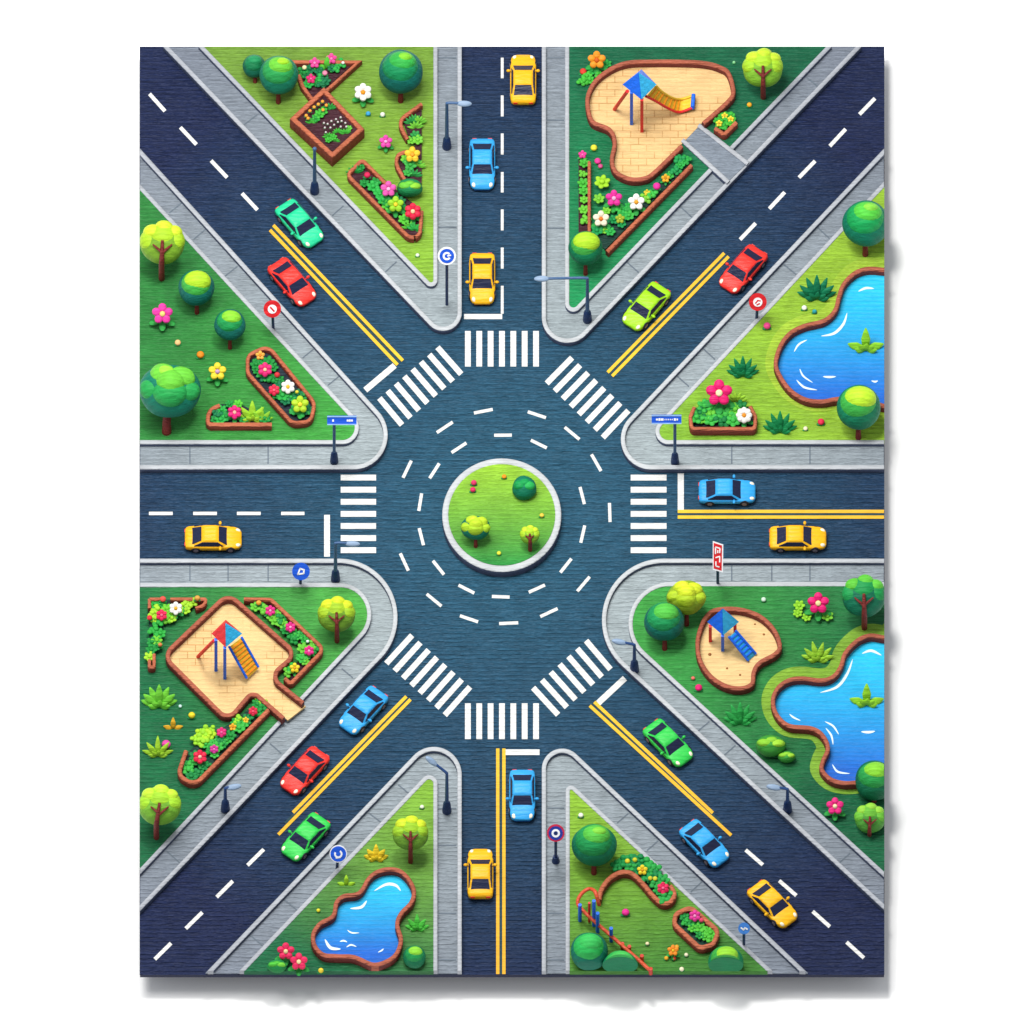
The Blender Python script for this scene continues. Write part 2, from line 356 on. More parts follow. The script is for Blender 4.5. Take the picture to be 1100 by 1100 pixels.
for cx, cy, L_ in [(x, y, 20.5) for x, y in ((519.2, 441.7), (576.7, 445.5), (477.8, 459), (614.5, 465.4), (437.4, 504), (640.5, 497), (655, 550.5), (626.8, 627.3), (434.3, 603.7), (466.3, 644.6), (503.8, 664.7), (546.4, 669.4), (589.7, 658))] + \
        [(x, y, 19) for x, y in ((540.3, 467.5), (578.8, 477), (493, 481), (466.7, 505.8), (451.4, 539.4), (452.6, 576.5), (471, 609.8), (501, 632.8), (537.9, 641), (576.7, 632.3), (607.9, 607.5), (626, 573.7), (625.4, 532.3))]:
    t = Vector((-(cy - 554), cx - 541)).normalized() * L_ / 2
    line(mb, (cx - t.x, cy - t.y), (cx + t.x, cy + t.y), 3.4, Z1)
struct('lane_markings', mb, WM)
mb = MB(); mg = MB()
for a, b, c, d, wd in (((293.6, 241.8), (432.7, 387.3), (290, 247), (427, 391.8), 3.5), ((778, 271.8), (652.7, 400), (782.7, 275.5), (657.6, 404), 3.4), ((728, 549.3), (950, 549.3), (728, 555.4), (950, 555.4), 3.5), ((436.5, 748), (314.7, 872.8), (441, 751.3), (299, 896.5), 3.5), ((534.7, 804), (534.7, 1047), (541.3, 804), (541.3, 1047), 3.6), ((633.5, 758), (785.5, 897.3), (638.4, 754), (765.7, 873.2), 3.5)):
    line(mb, a, b, wd, Z2); line(mb, c, d, wd, Z2); line(mg, lerp(a, c, .5), lerp(b, d, .5), 4, Z1 + .0005)
struct('centre_lines', mb, YM, clip=.004); struct('centre_line_gap', mg, DG, clip=.005)

# ------------------------------------------------------------------ cars
NAVY = gloss('#1c2444'); TYRE = mat('#23242e', bump=.2); RIMM = gloss('#8a7f86'); LAMPW = gloss('#fff4dc'); REDL = gloss('#d8321e')
def sel(x, hw, z0, z1, n=4.2, k=28):
    zc, zh = (z0 + z1) / 2, (z1 - z0) / 2; r = []
    for i in range(k):
        q = 2 * PI * i / k; c, s_ = math.cos(q), math.sin(q)
        r.append(Vector((x, hw * math.copysign(abs(c) ** (2 / n), c), zc + zh * math.copysign(abs(s_) ** (2 / n), s_))) * S)
    return r
def rrect(x0, x1, hw, z, rad, k=5):
    r = []
    for cx, cy, a0 in ((x1 - rad, hw - rad, 0), (x0 + rad, hw - rad, 90), (x0 + rad, -hw + rad, 180), (x1 - rad, -hw + rad, 270)):
        for j in range(k + 1):
            q = math.radians(a0 + 90 * j / k); r.append(Vector((cx + rad * math.cos(q), cy + rad * math.sin(q), z)) * S)
    return r
def car_proto(c, cd):
    P = gloss(c); t = thing('car', (0, 0, 0), 'car', 'car')
    st = [(-30.5, 9.0, 5.5, 8.6), (-30, 11.2, 4.2, 10.3), (-28.6, 12.8, 3.3, 11.8), (-26, 13.5, 3, 12.6), (-20, 14, 3, 12.9), (-8, 14.1, 3, 12.6), (6, 14.1, 3, 12.3), (16, 13.9, 3, 11.9), (23, 13.3, 3, 11.0), (27.3, 12.2, 3.2, 9.8), (29.4, 10.4, 4, 8.6), (30.6, 7.4, 5, 7.4)]
    obj('body', MB().loft([sel(*q) for q in st]), P, t)
    obj('roof', MB().loft([rrect(-24.5, 15.5, 12.6, 10.5, 3), rrect(-17.6, 10.4, 11.6, 14.5, 3), rrect(-11.6, 5.2, 10.3, 18, 3), rrect(-10.4, 4, 9.6, 18.9, 3), rrect(-8.5, 2, 7.8, 19.3, 3)]), P, t, angle=80)
    def pane(x0, z0, w0, x1, z1, w1, nx):
        n = Vector((abs(z1 - z0), 0, abs(x1 - x0))).normalized(); n.x *= nx
        f = [Vector((x0, -w0, z0)), Vector((x0, w0, z0)), Vector((x1, w1, z1)), Vector((x1, -w1, z1))]
        q = rounded([(0, 0)] * 0, 0) if False else f
        return MB().slab([(p + n * .45) * S for p in q], n, .012)
    obj('windshield', pane(14.6, 11.4, 10.8, 6.0, 17.5, 9.0, 1), NAVY, t); obj('rear_window', pane(-22.4, 12.2, 10.2, -12.6, 17.5, 8.6, -1), NAVY, t)
    for s_ in (-1, 1):
        n = Vector((0, s_ * .955, .3))
        obj('side_window', MB().slab([(Vector(p) + n * .5) * S for p in ((-20.5, s_ * 12.35, 12.2), (11, s_ * 12.35, 12.2), (4.8, s_ * 10.7, 17.2), (-11.4, s_ * 10.7, 17.2))], n, .012), NAVY, t)
        obj('headlight', MB().ell(Vector((26.6, s_ * 8.9, 9.0)) * S, (.030, .024, .012), (Vector((.92, s_ * -.2, -.33)).normalized(), Vector((.2, s_ * .97, 0)).normalized(), Vector((.33, 0, .94))), sub=2), LAMPW, t)
        obj('tail_light', MB().box(Vector((-30.1, s_ * 8.3, 8.6)) * S, (.008, 0, 0), (0, .022, 0), (0, 0, .012)), REDL, t)
        obj('door_mirror', MB().ell(Vector((7.5, s_ * 15.8, 13)) * S, (.017, .024, .017)).box(Vector((7.5, s_ * 13.8, 12.2)) * S, (.006, 0, 0), (0, .014, 0), (0, 0, .005)), P, t)
    obj('bumper', MB().box(Vector((29.6, 0, 4.7)) * S, (.008, 0, 0), (0, .085, 0), (0, 0, .009)), mat(cd, bump=.2), t)
    for x in (-18.5, 18.5):
        for s_ in (-1, 1):
            ty = obj('wheel', MB().tube([Vector((x, s_ * 10, 5.2)) * S, Vector((x, s_ * 13.6, 5.2)) * S, Vector((x, s_ * 14.3, 5.2)) * S], [.052, .052, .046], n=18), TYRE, t)
            obj('rim', MB().tube([Vector((x, s_ * 14.0, 5.2)) * S, Vector((x, s_ * 14.6, 5.2)) * S], .027, n=14), RIMM, ty)
    return Proto(t)
CP = {'yellow': car_proto('#ffbe17', '#d97a12'), 'blue': car_proto('#35a9ee', '#1f62b8'), 'red': car_proto('#f5382f', '#a81a1e'), 'green': car_proto('#35cf52', '#168a38'), 'teal': car_proto('#27d79a', '#149a70'), 'lime': car_proto('#a7e61f', '#62a312')}
CARS = [('yellow', 562, 84, 0, -1, 'yellow car driving away up the right lane of the top road'),
 ('blue', 518, 175, 0, 1, 'light blue car on the top road beside the dashed line, above the yellow car'),
 ('yellow', 518, 298, 0, 1, 'yellow car waiting at the stop line of the top road, nose towards the crossing'),
 ('teal', 322, 239, .66, .76, 'turquoise green car beside the upper end of a double yellow line'),
 ('red', 314, 302, .66, .76, 'red car on the upper left road beside a red round sign'),
 ('lime', 694, 328, -.66, .76, 'lime green car heading down to the junction beside a double yellow line'),
 ('red', 798, 288, -.66, .76, 'red car on the upper right road above the red round sign near the pond'),
 ('blue', 781, 527, 1, 0, 'blue car on the right-hand road above the double yellow line'),
 ('yellow', 857, 577, 1, 0, 'yellow car on the right-hand road below the double yellow line'),
 ('yellow', 229, 577, 1, 0, 'yellow car alone on the left-hand road under the white dashes'),
 ('blue', 390, 762, -.68, .74, 'blue car on the lower left road nearest the sandy path'),
 ('red', 327, 827, -.68, .74, 'red car on the lower left road between the blue car and the green car'),
 ('green', 328, 898, -.68, .74, 'green car on the lower left road above the blue round turn sign'),
 ('blue', 561, 853, 0, 1, 'light blue car right of the double yellow line on the bottom road'),
 ('yellow', 516, 937, 0, -1, 'yellow car left of the double yellow line on the bottom road, driving up'),
 ('green', 718, 797, .70, .71, 'green car on the lower right road near its stop line'),
 ('blue', 757, 905, .70, .71, 'blue car at the lower end of the double yellow line on the lower right road'),
 ('yellow', 830, 970, .70, .71, 'yellow car farthest down the lower right road, beside white dashes')]
for c, x, y, dx, dy, lab in CARS:
    CP[c].put(W(x, y + 5, 0), lab, 'cars on the roads round the junction', math.atan2(-dy / sE, dx), 1.0 if dx in (1, 0) else .98)

# ------------------------------------------------------------------ trees
TRK = mat('#7a2a26', bump=.5)
NCUT = [0]
def crown_child(cr, r, c, off, rad, colr, seed, lump=.03, cut=None, flat=1.0):
    """a rounded clump of leaves: off = (x, up, towards) in crown radii"""
    if cut is not None: NCUT[0] = NCUT[0] % 9 + 1; cut += .0011 * NCUT[0]
    p = Vector(c) + (XV * off[0] + UP * off[1] + DV * off[2]) * r
    obj('leaf_clump', MB().ell(p, (rad[0] * r, rad[1] * r, rad[2] * r), (XV, UP, DV), sub=3, lump=lump, seed=seed), leafm(colr), cr, clip=cut)
def tree(kind, bx, by, cx, cy, r, label, cols, z0=LAWN, cut=False, ry=None, name='tree', trunk_w=None, cap=1.):
    root = thing(name, W(bx, by, z0), label, 'tree' if name == 'tree' else 'bush')
    R = r * S; k = (ry or r) / r; cut = .0002 if cut else None
    yo = .8 * R; dv = (by - cy) * S; zc = max((dv - yo * sE) / cE, R * .62)
    yo = (dv - zc * cE) / sE
    c = Vector(((cx - bx) * S, yo, zc)); sd = int(cx * 7 + cy)
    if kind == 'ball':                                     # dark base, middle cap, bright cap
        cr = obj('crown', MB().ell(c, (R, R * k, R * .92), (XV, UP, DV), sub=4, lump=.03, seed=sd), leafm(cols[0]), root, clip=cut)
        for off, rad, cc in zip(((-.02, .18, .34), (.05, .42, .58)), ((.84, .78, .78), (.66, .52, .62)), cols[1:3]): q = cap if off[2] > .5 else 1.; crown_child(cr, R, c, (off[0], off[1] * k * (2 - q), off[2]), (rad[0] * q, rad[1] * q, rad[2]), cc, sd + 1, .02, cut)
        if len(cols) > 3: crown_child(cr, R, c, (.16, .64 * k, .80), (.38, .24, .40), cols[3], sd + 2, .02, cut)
    elif kind == 'fork':                                   # trunk and boughs show in front of a lobed crown
        fl = .72
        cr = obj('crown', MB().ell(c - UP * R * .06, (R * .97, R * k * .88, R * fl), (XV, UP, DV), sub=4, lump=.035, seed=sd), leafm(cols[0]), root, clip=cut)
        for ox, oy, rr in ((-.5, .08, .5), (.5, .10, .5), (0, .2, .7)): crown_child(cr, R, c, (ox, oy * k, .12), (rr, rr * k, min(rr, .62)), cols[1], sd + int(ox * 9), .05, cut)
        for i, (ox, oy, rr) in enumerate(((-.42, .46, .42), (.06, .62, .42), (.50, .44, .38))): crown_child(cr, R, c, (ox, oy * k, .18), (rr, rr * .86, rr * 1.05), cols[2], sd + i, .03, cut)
    elif kind == 'cloud':
        cr = obj('crown', MB().ell(c, (R * .98, R * k * .9, R * .8), (XV, UP, DV), sub=4, lump=.06, seed=sd), leafm(cols[0]), root, clip=cut)
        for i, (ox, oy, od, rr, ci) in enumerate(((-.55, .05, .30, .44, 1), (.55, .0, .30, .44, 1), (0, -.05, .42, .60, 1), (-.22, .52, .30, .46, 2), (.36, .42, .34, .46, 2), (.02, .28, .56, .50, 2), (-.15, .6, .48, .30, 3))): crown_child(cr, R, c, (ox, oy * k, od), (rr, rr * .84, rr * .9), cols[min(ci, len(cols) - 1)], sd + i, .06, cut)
    elif kind == 'bush':
        cr = obj('foliage', MB().ell(c, (R, R * k, R * .85), (XV, UP, DV), sub=3, lump=.07, seed=sd), leafm(cols[0]), root, clip=cut)
        for i, (ox, oy, rr) in enumerate(((-.32, .22, .58), (.34, .18, .56), (.02, .42, .5))): crown_child(cr, R, c, (ox, oy * k, .34), (rr, rr * .8 * k, rr), cols[min(i % 2 + 1, len(cols) - 1)], sd + i, .05, cut)
        return root
    tw = (trunk_w or max(2.0, r * .115)) * S
    if kind == 'fork':
        fl = .80
        def surf(x, t): return c + XV * x * R + UP * t * R * k + DV * (fl * R * math.sqrt(max(0, 1 - x * x - t * t)) + R * .02)
        top = .12
        pts = [Vector((0, 0, -.005))] + [surf((-(c.x) / R) * (1 - i / 6), -.88 + (top + .88) * i / 6) for i in range(7)]
        if pts[1].z < .02: pts.pop(1)
        tr = obj('trunk', MB().tube(pts, [tw * (1.15 - .6 * i / (len(pts) - 1)) for i in range(len(pts))], n=10), TRK, root, clip=cut)
        for sx in (-1, 1):
            a = -.42; obj('bough', MB().tube([surf(sx * q * .42, a + q * .36) for q in (0, .25, .5, .75, 1)], [tw * .62, tw * .55, tw * .5, tw * .42, tw * .3], n=8), TRK, tr, clip=cut)
    elif not (cut and by > 1035):
        obj('trunk', MB().tube([(0, 0, -.005), (0, .08 * R, zc * .35), (c.x * .5, yo * .65, zc * .85)], [tw * 1.15, tw, tw * .8], n=12), TRK, root, clip=cut)
    return root
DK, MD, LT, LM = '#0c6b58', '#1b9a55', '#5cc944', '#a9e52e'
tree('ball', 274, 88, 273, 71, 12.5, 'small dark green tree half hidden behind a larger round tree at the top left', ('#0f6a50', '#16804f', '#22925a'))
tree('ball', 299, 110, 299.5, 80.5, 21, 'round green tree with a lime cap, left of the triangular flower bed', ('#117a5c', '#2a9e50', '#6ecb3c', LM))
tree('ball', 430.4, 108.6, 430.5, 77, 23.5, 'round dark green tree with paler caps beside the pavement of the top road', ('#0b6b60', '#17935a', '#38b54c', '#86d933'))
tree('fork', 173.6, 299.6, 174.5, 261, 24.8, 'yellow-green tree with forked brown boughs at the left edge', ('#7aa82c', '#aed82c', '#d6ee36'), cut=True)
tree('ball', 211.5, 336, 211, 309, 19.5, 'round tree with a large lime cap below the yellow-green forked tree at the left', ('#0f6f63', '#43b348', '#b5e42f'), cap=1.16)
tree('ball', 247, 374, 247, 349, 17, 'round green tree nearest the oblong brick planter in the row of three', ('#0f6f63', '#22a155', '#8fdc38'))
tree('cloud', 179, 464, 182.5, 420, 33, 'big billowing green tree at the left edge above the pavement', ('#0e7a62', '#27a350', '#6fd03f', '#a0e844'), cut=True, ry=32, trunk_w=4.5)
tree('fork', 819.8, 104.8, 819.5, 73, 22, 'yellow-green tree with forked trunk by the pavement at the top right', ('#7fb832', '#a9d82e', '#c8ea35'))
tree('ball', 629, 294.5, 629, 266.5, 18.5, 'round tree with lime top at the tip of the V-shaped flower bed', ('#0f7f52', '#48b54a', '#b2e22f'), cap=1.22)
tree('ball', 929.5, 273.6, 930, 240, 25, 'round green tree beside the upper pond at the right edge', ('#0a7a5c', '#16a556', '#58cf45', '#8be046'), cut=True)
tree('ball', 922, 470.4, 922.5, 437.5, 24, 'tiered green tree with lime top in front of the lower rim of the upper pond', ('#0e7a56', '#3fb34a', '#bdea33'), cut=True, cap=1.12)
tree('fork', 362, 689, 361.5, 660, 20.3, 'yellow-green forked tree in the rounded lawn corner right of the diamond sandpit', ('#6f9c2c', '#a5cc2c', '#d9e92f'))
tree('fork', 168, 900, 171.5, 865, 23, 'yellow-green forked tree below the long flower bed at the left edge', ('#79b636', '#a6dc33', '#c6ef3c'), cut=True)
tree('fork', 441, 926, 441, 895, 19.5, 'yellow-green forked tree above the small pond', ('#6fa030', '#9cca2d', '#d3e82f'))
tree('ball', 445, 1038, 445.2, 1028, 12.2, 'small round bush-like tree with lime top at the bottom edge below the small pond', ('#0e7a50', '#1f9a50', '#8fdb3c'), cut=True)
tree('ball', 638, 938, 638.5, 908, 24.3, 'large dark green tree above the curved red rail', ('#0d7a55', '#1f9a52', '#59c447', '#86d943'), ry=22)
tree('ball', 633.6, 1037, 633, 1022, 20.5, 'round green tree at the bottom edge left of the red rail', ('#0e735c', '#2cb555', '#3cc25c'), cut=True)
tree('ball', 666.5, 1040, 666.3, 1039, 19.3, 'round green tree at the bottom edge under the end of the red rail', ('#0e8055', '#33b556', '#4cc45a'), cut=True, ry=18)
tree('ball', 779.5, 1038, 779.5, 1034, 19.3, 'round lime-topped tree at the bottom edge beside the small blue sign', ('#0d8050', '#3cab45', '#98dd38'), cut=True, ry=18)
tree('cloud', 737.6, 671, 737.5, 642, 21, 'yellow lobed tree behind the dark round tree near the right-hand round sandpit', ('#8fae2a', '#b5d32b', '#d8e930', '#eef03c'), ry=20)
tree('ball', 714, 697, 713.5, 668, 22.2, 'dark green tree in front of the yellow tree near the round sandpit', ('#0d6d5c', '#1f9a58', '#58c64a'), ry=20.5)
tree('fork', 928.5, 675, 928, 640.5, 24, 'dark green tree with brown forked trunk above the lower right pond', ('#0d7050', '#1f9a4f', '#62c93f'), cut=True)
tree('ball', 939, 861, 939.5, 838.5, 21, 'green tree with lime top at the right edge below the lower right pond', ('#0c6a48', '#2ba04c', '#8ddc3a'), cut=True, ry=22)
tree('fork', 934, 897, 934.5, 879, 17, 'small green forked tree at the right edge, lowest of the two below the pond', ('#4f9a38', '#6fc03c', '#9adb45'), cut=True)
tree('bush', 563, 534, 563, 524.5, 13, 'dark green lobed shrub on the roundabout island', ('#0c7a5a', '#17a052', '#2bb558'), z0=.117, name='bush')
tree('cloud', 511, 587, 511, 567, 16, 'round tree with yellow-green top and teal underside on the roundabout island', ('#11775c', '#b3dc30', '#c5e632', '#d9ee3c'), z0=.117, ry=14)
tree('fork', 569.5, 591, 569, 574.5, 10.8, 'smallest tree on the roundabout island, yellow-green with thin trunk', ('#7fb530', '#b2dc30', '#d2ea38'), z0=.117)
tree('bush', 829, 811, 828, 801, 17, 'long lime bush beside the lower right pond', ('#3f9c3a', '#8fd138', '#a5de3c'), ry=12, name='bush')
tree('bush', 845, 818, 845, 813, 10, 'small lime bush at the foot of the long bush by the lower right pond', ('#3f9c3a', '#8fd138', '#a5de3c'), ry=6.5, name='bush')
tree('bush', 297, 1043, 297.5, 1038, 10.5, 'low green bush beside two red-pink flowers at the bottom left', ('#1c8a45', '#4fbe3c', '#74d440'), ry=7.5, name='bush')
tree('bush', 441, 208, 440, 202, 13.5, 'bushy light green shrub at the edge of the oblong bed by the top road', ('#1f8a50', '#6cc83e', '#96dc3c'), ry=10, name='bush', z0=LAWN + .04)

# ------------------------------------------------------------------ ponds
RIM = [mat('#b4624a', bump=.7, mottle=.16), mat('#74302b', bump=.5)]; WAT = lambda: mat('#2573d6', '#35c8f2', mode='y', r=(0, 1), rough=.14, spec=.5, bump=.25, thread=.05, mottle=.06)  # rim and sandpit walls browner than their tops, shade set in the colour
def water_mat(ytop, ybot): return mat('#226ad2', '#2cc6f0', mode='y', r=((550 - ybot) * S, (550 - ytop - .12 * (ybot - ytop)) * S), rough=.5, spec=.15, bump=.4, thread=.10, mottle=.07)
RIP = gloss('#e3f8ff')  # pale ripple marks, the water's glints put in as colour
def crescent(mb, pts, wd, z):
    q = spline(pts, False, 8); n = len(q); a, b = [], []
    for i, (x, y) in enumerate(q):
        t = Vector(q[min(n - 1, i + 1)]) - Vector(q[max(0, i - 1)]); t.normalize(); h = wd * .5 * max(.08, math.sin(PI * i / (n - 1)) ** .7)
        a.append((x - t.y * h, y + t.x * h)); b.append((x + t.y * h, y - t.x * h))
    return poly(mb, a + b[::-1], z - .003, z)
def pond(pts, label, ripples, ringcol=None, ref=None, ringw=9, dx=0):
    path = spline(pts, True, 6); ref = ref or tuple(sum(p[i] for p in pts) / len(pts) for i in (0, 1))
    a = sum(path[i][0] * path[(i + 1) % len(path)][1] - path[(i + 1) % len(path)][0] * path[i][1] for i in range(len(path))); s_ = 1 if a > 0 else -1
    if ringcol: struct('lawn', poly(MB(), offset(path, -s_ * ringw, True), .05, LAWN + .004), ringcol, clip=.0008)
    root = thing('pond', W(ref[0], ref[1], LAWN), label, 'pond')
    ys = [p[1] for p in pts]
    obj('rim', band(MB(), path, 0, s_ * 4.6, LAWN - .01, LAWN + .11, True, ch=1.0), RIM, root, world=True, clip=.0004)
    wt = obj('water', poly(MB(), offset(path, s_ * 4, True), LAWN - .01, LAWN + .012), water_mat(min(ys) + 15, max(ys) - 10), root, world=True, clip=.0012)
    for p, wd in ripples: obj('ripple_glint', crescent(MB(), p, wd, LAWN + .0165), RIP, wt, world=True, clip=.002)
P1 = [(968, 288), (950, 287), (932, 286), (917, 291), (904.5, 303.6), (899, 318), (895, 332), (884, 342), (863, 347.5), (847, 356), (836, 371), (831, 390), (836, 405), (848, 421), (865, 431), (883, 433), (904, 430), (930, 432), (950, 438), (968, 440)]
pond(P1, 'large blue pond with brown rim at the right edge of the upper lawn', [([(922, 313), (930, 309.5), (939, 310)], 2.6), ([(882, 361), (896, 358), (906, 348), (910, 336)], 3), ([(853, 378), (858, 370), (867, 365)], 2), ([(859, 396), (863, 404), (873, 411)], 1.8), ([(855.5, 408), (864, 416), (878, 419)], 2.2), ([(884, 404.5), (891, 405), (898, 404.5)], 2.4), ([(936, 409), (940, 410), (943, 409)], 2)], G('#b4dc41', '#b4dc41'))
P2 = [(968, 684), (950, 682), (934.5, 680), (920, 685.5), (906, 700), (901, 715), (893, 725), (881, 728), (862, 726), (847, 728), (834.5, 736.5), (828, 751), (832, 768), (846, 781), (870, 784), (881, 790), (887, 803), (882, 816), (880.5, 827), (891, 838.5), (907, 843), (925, 842), (950, 840), (968, 840)]
pond(P2, 'large blue pond with brown rim and lime border at the lower right edge', [([(926, 702), (936, 699), (947, 704)], 2.8), ([(881, 744), (899, 738), (910, 724), (916, 708)], 3), ([(848, 767), (853, 771), (860, 774)], 1.9), ([(886, 775), (895, 780), (901, 789)], 2), ([(887, 782), (893, 790), (895, 800)], 2), ([(925, 786), (933, 786.5), (940, 785.5)], 2.8), ([(894, 821), (900, 829), (913, 831)], 2.2)], G('#9ccb3f', '#86bd3c'), ringw=10)
P3 = [(416, 931), (430, 933), (441, 943), (447, 957), (443.6, 970.5), (433, 982), (429, 993), (433, 1009), (428, 1025), (417, 1034), (400.5, 1038), (380, 1030), (362, 1029), (346, 1027), (335.7, 1016), (334.5, 1002), (342.5, 990), (356, 982), (359.5, 968), (368.6, 960), (384.5, 957), (393.6, 943), (402.7, 935)]
pond(P3, 'small blue pond with brown rim at the bottom left lawn', [([(402, 957), (415, 950), (425, 951), (430.5, 957)], 3.2), ([(376, 976), (388, 974.5), (394, 967.5)], 3), ([(349, 1009), (355, 1018), (366, 1019.5)], 3.4), ([(365, 1011.5), (369, 1010.5), (373, 1012)], 1.8), ([(372, 1017.5), (377, 1015), (383, 1017)], 1.8), ([(373, 999), (378, 1002), (386, 1002)], 1.6), ([(406, 1023), (410, 1021), (412, 1019)], 1.6)])

# ------------------------------------------------------------------ sandpits
SAND = lambda brick: mat('#f7d394', '#eec588', r=(2, 5), bump=.5, brick=brick, mottle=.08)
def sandpit(path, closed, label, brick, stub=0., spots=()):
    ref = tuple(sum(p[i] for p in path) / len(path) for i in (0, 1))
    root = thing('sandpit', W(ref[0], ref[1], LAWN), label, 'sandpit')
    a = sum(path[i][0] * path[(i + 1) % len(path)][1] - path[(i + 1) % len(path)][0] * path[i][1] for i in range(len(path))); s_ = 1 if a > 0 else -1
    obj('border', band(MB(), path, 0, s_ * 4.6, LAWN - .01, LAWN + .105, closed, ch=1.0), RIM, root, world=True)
    sd = obj('sand', poly(MB(), offset(path, s_ * 3.5, closed) if closed else [lerp(offset(path, s_ * 3.5)[1], offset(path, s_ * 3.5)[0], 1 + stub)] + offset(path, s_ * 3.5) + [lerp(offset(path, s_ * 3.5)[-2], offset(path, s_ * 3.5)[-1], 1 + stub)], LAWN - .01, LAWN + .016), SAND(brick), root, world=True)
    for x, y, r in spots: obj('pebble', MB().ell(W(x, y, LAWN + .016), (r * S, r * S, r * .7 * S)), mat('#a0622f', bump=.2), sd, world=True)
S1 = [(757, 134), (784, 110), (790, 98), (785, 78), (775, 70), (752, 64.5), (700, 63.5), (668, 66), (643, 80), (631, 97), (629, 114), (635, 132), (653, 140.5), (658, 153), (655, 172), (660, 186), (676, 194), (692, 193.5), (704, 187), (734, 158)]
sp = spline(S1, False, 6)
sandpit(sp, False, 'large sandpit with brown border at the top right, holding the blue-roofed slide', True)
S2 = rounded([(303, 773), (271.5, 745.5), (245, 777), (172, 704), (245, 634), (322, 702), (293.5, 726), (327, 753)], [0, 6, 14, 14, 16, 13, 8, 0])
sandpit(S2, False, 'diamond-shaped sandpit with brown border and a sandy path to the pavement', True, stub=.14)
S3 = spline([(771, 652), (795, 652), (818, 660), (834, 676), (840, 694), (834, 704), (818, 713), (812, 722), (810, 735), (798, 741), (780, 739), (762, 728), (750, 710), (747, 690), (751, 672), (759, 658)], True, 6)
sandpit(S3, True, 'small kidney-shaped sandpit between the dark tree and the lower right pond', False, spots=((762.5, 703, 1.9), (781, 718, 1.3), (795, 725, 1.3), (820.5, 681.5, 1.4), (811, 670.5, 1.1)))

# ------------------------------------------------------------------ climbing towers with slides
RED, BLU, CYA, YEL, ORA = gloss('#f02a30'), gloss('#2271f5'), gloss('#3cc6ff'), gloss('#ffd03a'), gloss('#ff9c20')
def tower(bx, by, label, roof, cols, posts, struts):
    root = thing('play_tower', W(bx, by, LAWN + .016), label, 'play tower')
    def Lp(px, py, y=0.): dv = (by - py) * S; return Vector(((px - bx) * S, y, (dv - y * sE) / cE))
    ap, lf, fr, rt = roof                                   # picture points of the pyramid's apex, left, front and right corners
    cxm, cym = (lf[0] + rt[0]) / 2, (lf[1] + rt[1]) / 2
    yF = 0.0; F = Lp(*fr, yF); yb = F.y + ((fr[1] - cym) * S) / sE
    Lc, Rc = Lp(*lf, yb), Lp(*rt, yb); Lc.z = Rc.z = F.z; B = Vector((F.x, 2 * yb - F.y, F.z)); A = Lp(*ap, yb)
    rf = obj('roof', MB().add([A, Lc, F, Rc, B], [(0, 1, 2), (0, 2, 3), (0, 3, 4), (0, 4, 1), (1, 4, 3, 2)]), cols[0], root, angle=10)
    n = (F - Lc).cross(A - Lc); n = n if n.z > 0 else -n
    obj('roof_panel', MB().slab([p + n.normalized() * .006 for p in (A, Lc, F)], n, .005), cols[1], rf, angle=10)
    n = (Rc - F).cross(A - F); n = n if n.z > 0 else -n
    obj('roof_panel', MB().slab([p + n.normalized() * .006 for p in (A, F, Rc)], n, .005), cols[2], rf, angle=10)
    for x, y, m in posts:                                    # foot in the picture; runs up under the roof
        f = W(x, y, LAWN + .016) - W(bx, by, LAWN + .016); d = (f.y - yF)
        top = F.z - .01
        obj('post', MB().box((f.x, f.y, top / 2 - .004), (.017, 0, 0), (0, .017, 0), (0, 0, top / 2 + .004)), m, root)
    for (x0, y0), (x1, y1), m in struts:                     # foot and head in the picture
        f = W(x1, y1, LAWN + .016) - W(bx, by, LAWN + .016); h = Lp(x0, y0, yb * .6)
        obj('ladder_rail', MB().tube([f, h], .02, n=8), m, root)
    return root, Lp, yb, F
def chute(root, Lp, name, lo, hi, zy, n, mats, rail_mats, steps):
    """trough between two picture polylines; zy gives each station's depth"""
    k = len(lo); bed = MB(); A = [Lp(*lo[i], zy[i]) for i in range(k)]; B = [Lp(*hi[i], zy[i]) for i in range(k)]
    for i in range(k):                                       # give the bed its width across: the far edge lies level with the near one
        dvw = (lo[i][1] - hi[i][1]) * S; B[i] = Vector((B[i].x, A[i].y + dvw / sE, A[i].z))
    vs = []; 
    for i in range(k): vs += [A[i], B[i], B[i] - Vector((0, 0, .018)), A[i] - Vector((0, 0, .018))]
    fs = []
    for i in range(k - 1):
        for j in range(4): fs.append((i * 4 + j, i * 4 + (j + 1) % 4, i * 4 + 4 + (j + 1) % 4, i * 4 + 4 + j))
    fs += [(3, 2, 1, 0), tuple((k - 1) * 4 + j for j in range(4))]
    sl = obj(name, MB().add(vs, fs), mats[0], root)
    for P_, m in ((A, rail_mats[0]), (B, rail_mats[1])): obj('side_rail', MB().tube([p + Vector((0, 0, .010)) for p in P_], .015, n=8), m, sl)
    for t in steps:
        i = min(k - 2, int(t * (k - 1))); u = t * (k - 1) - i; a = A[i].lerp(A[i + 1], u); b = B[i].lerp(B[i + 1], u)
        obj('step', MB().tube([a.lerp(b, .1) + Vector((0, 0, .006)), a.lerp(b, .9) + Vector((0, 0, .006))], .011, n=6), mats[1], sl)
    return sl, A, B
r1, L1, y1, F1 = tower(689.5, 141, 'blue-roofed climbing tower with a curved yellow slide in the top right sandpit', ((686, 78), (669, 92), (689, 106.5), (705, 89)), (BLU, BLU, CYA), ((678.4, 133, BLU), (689.5, 141, RED)), (((674, 98), (660, 117.5), RED),))
lo = spline([(694, 104), (704, 109), (718, 117), (730, 121), (744, 116)], False, 5); hi = [(x + 3, y - 15) for x, y in lo]
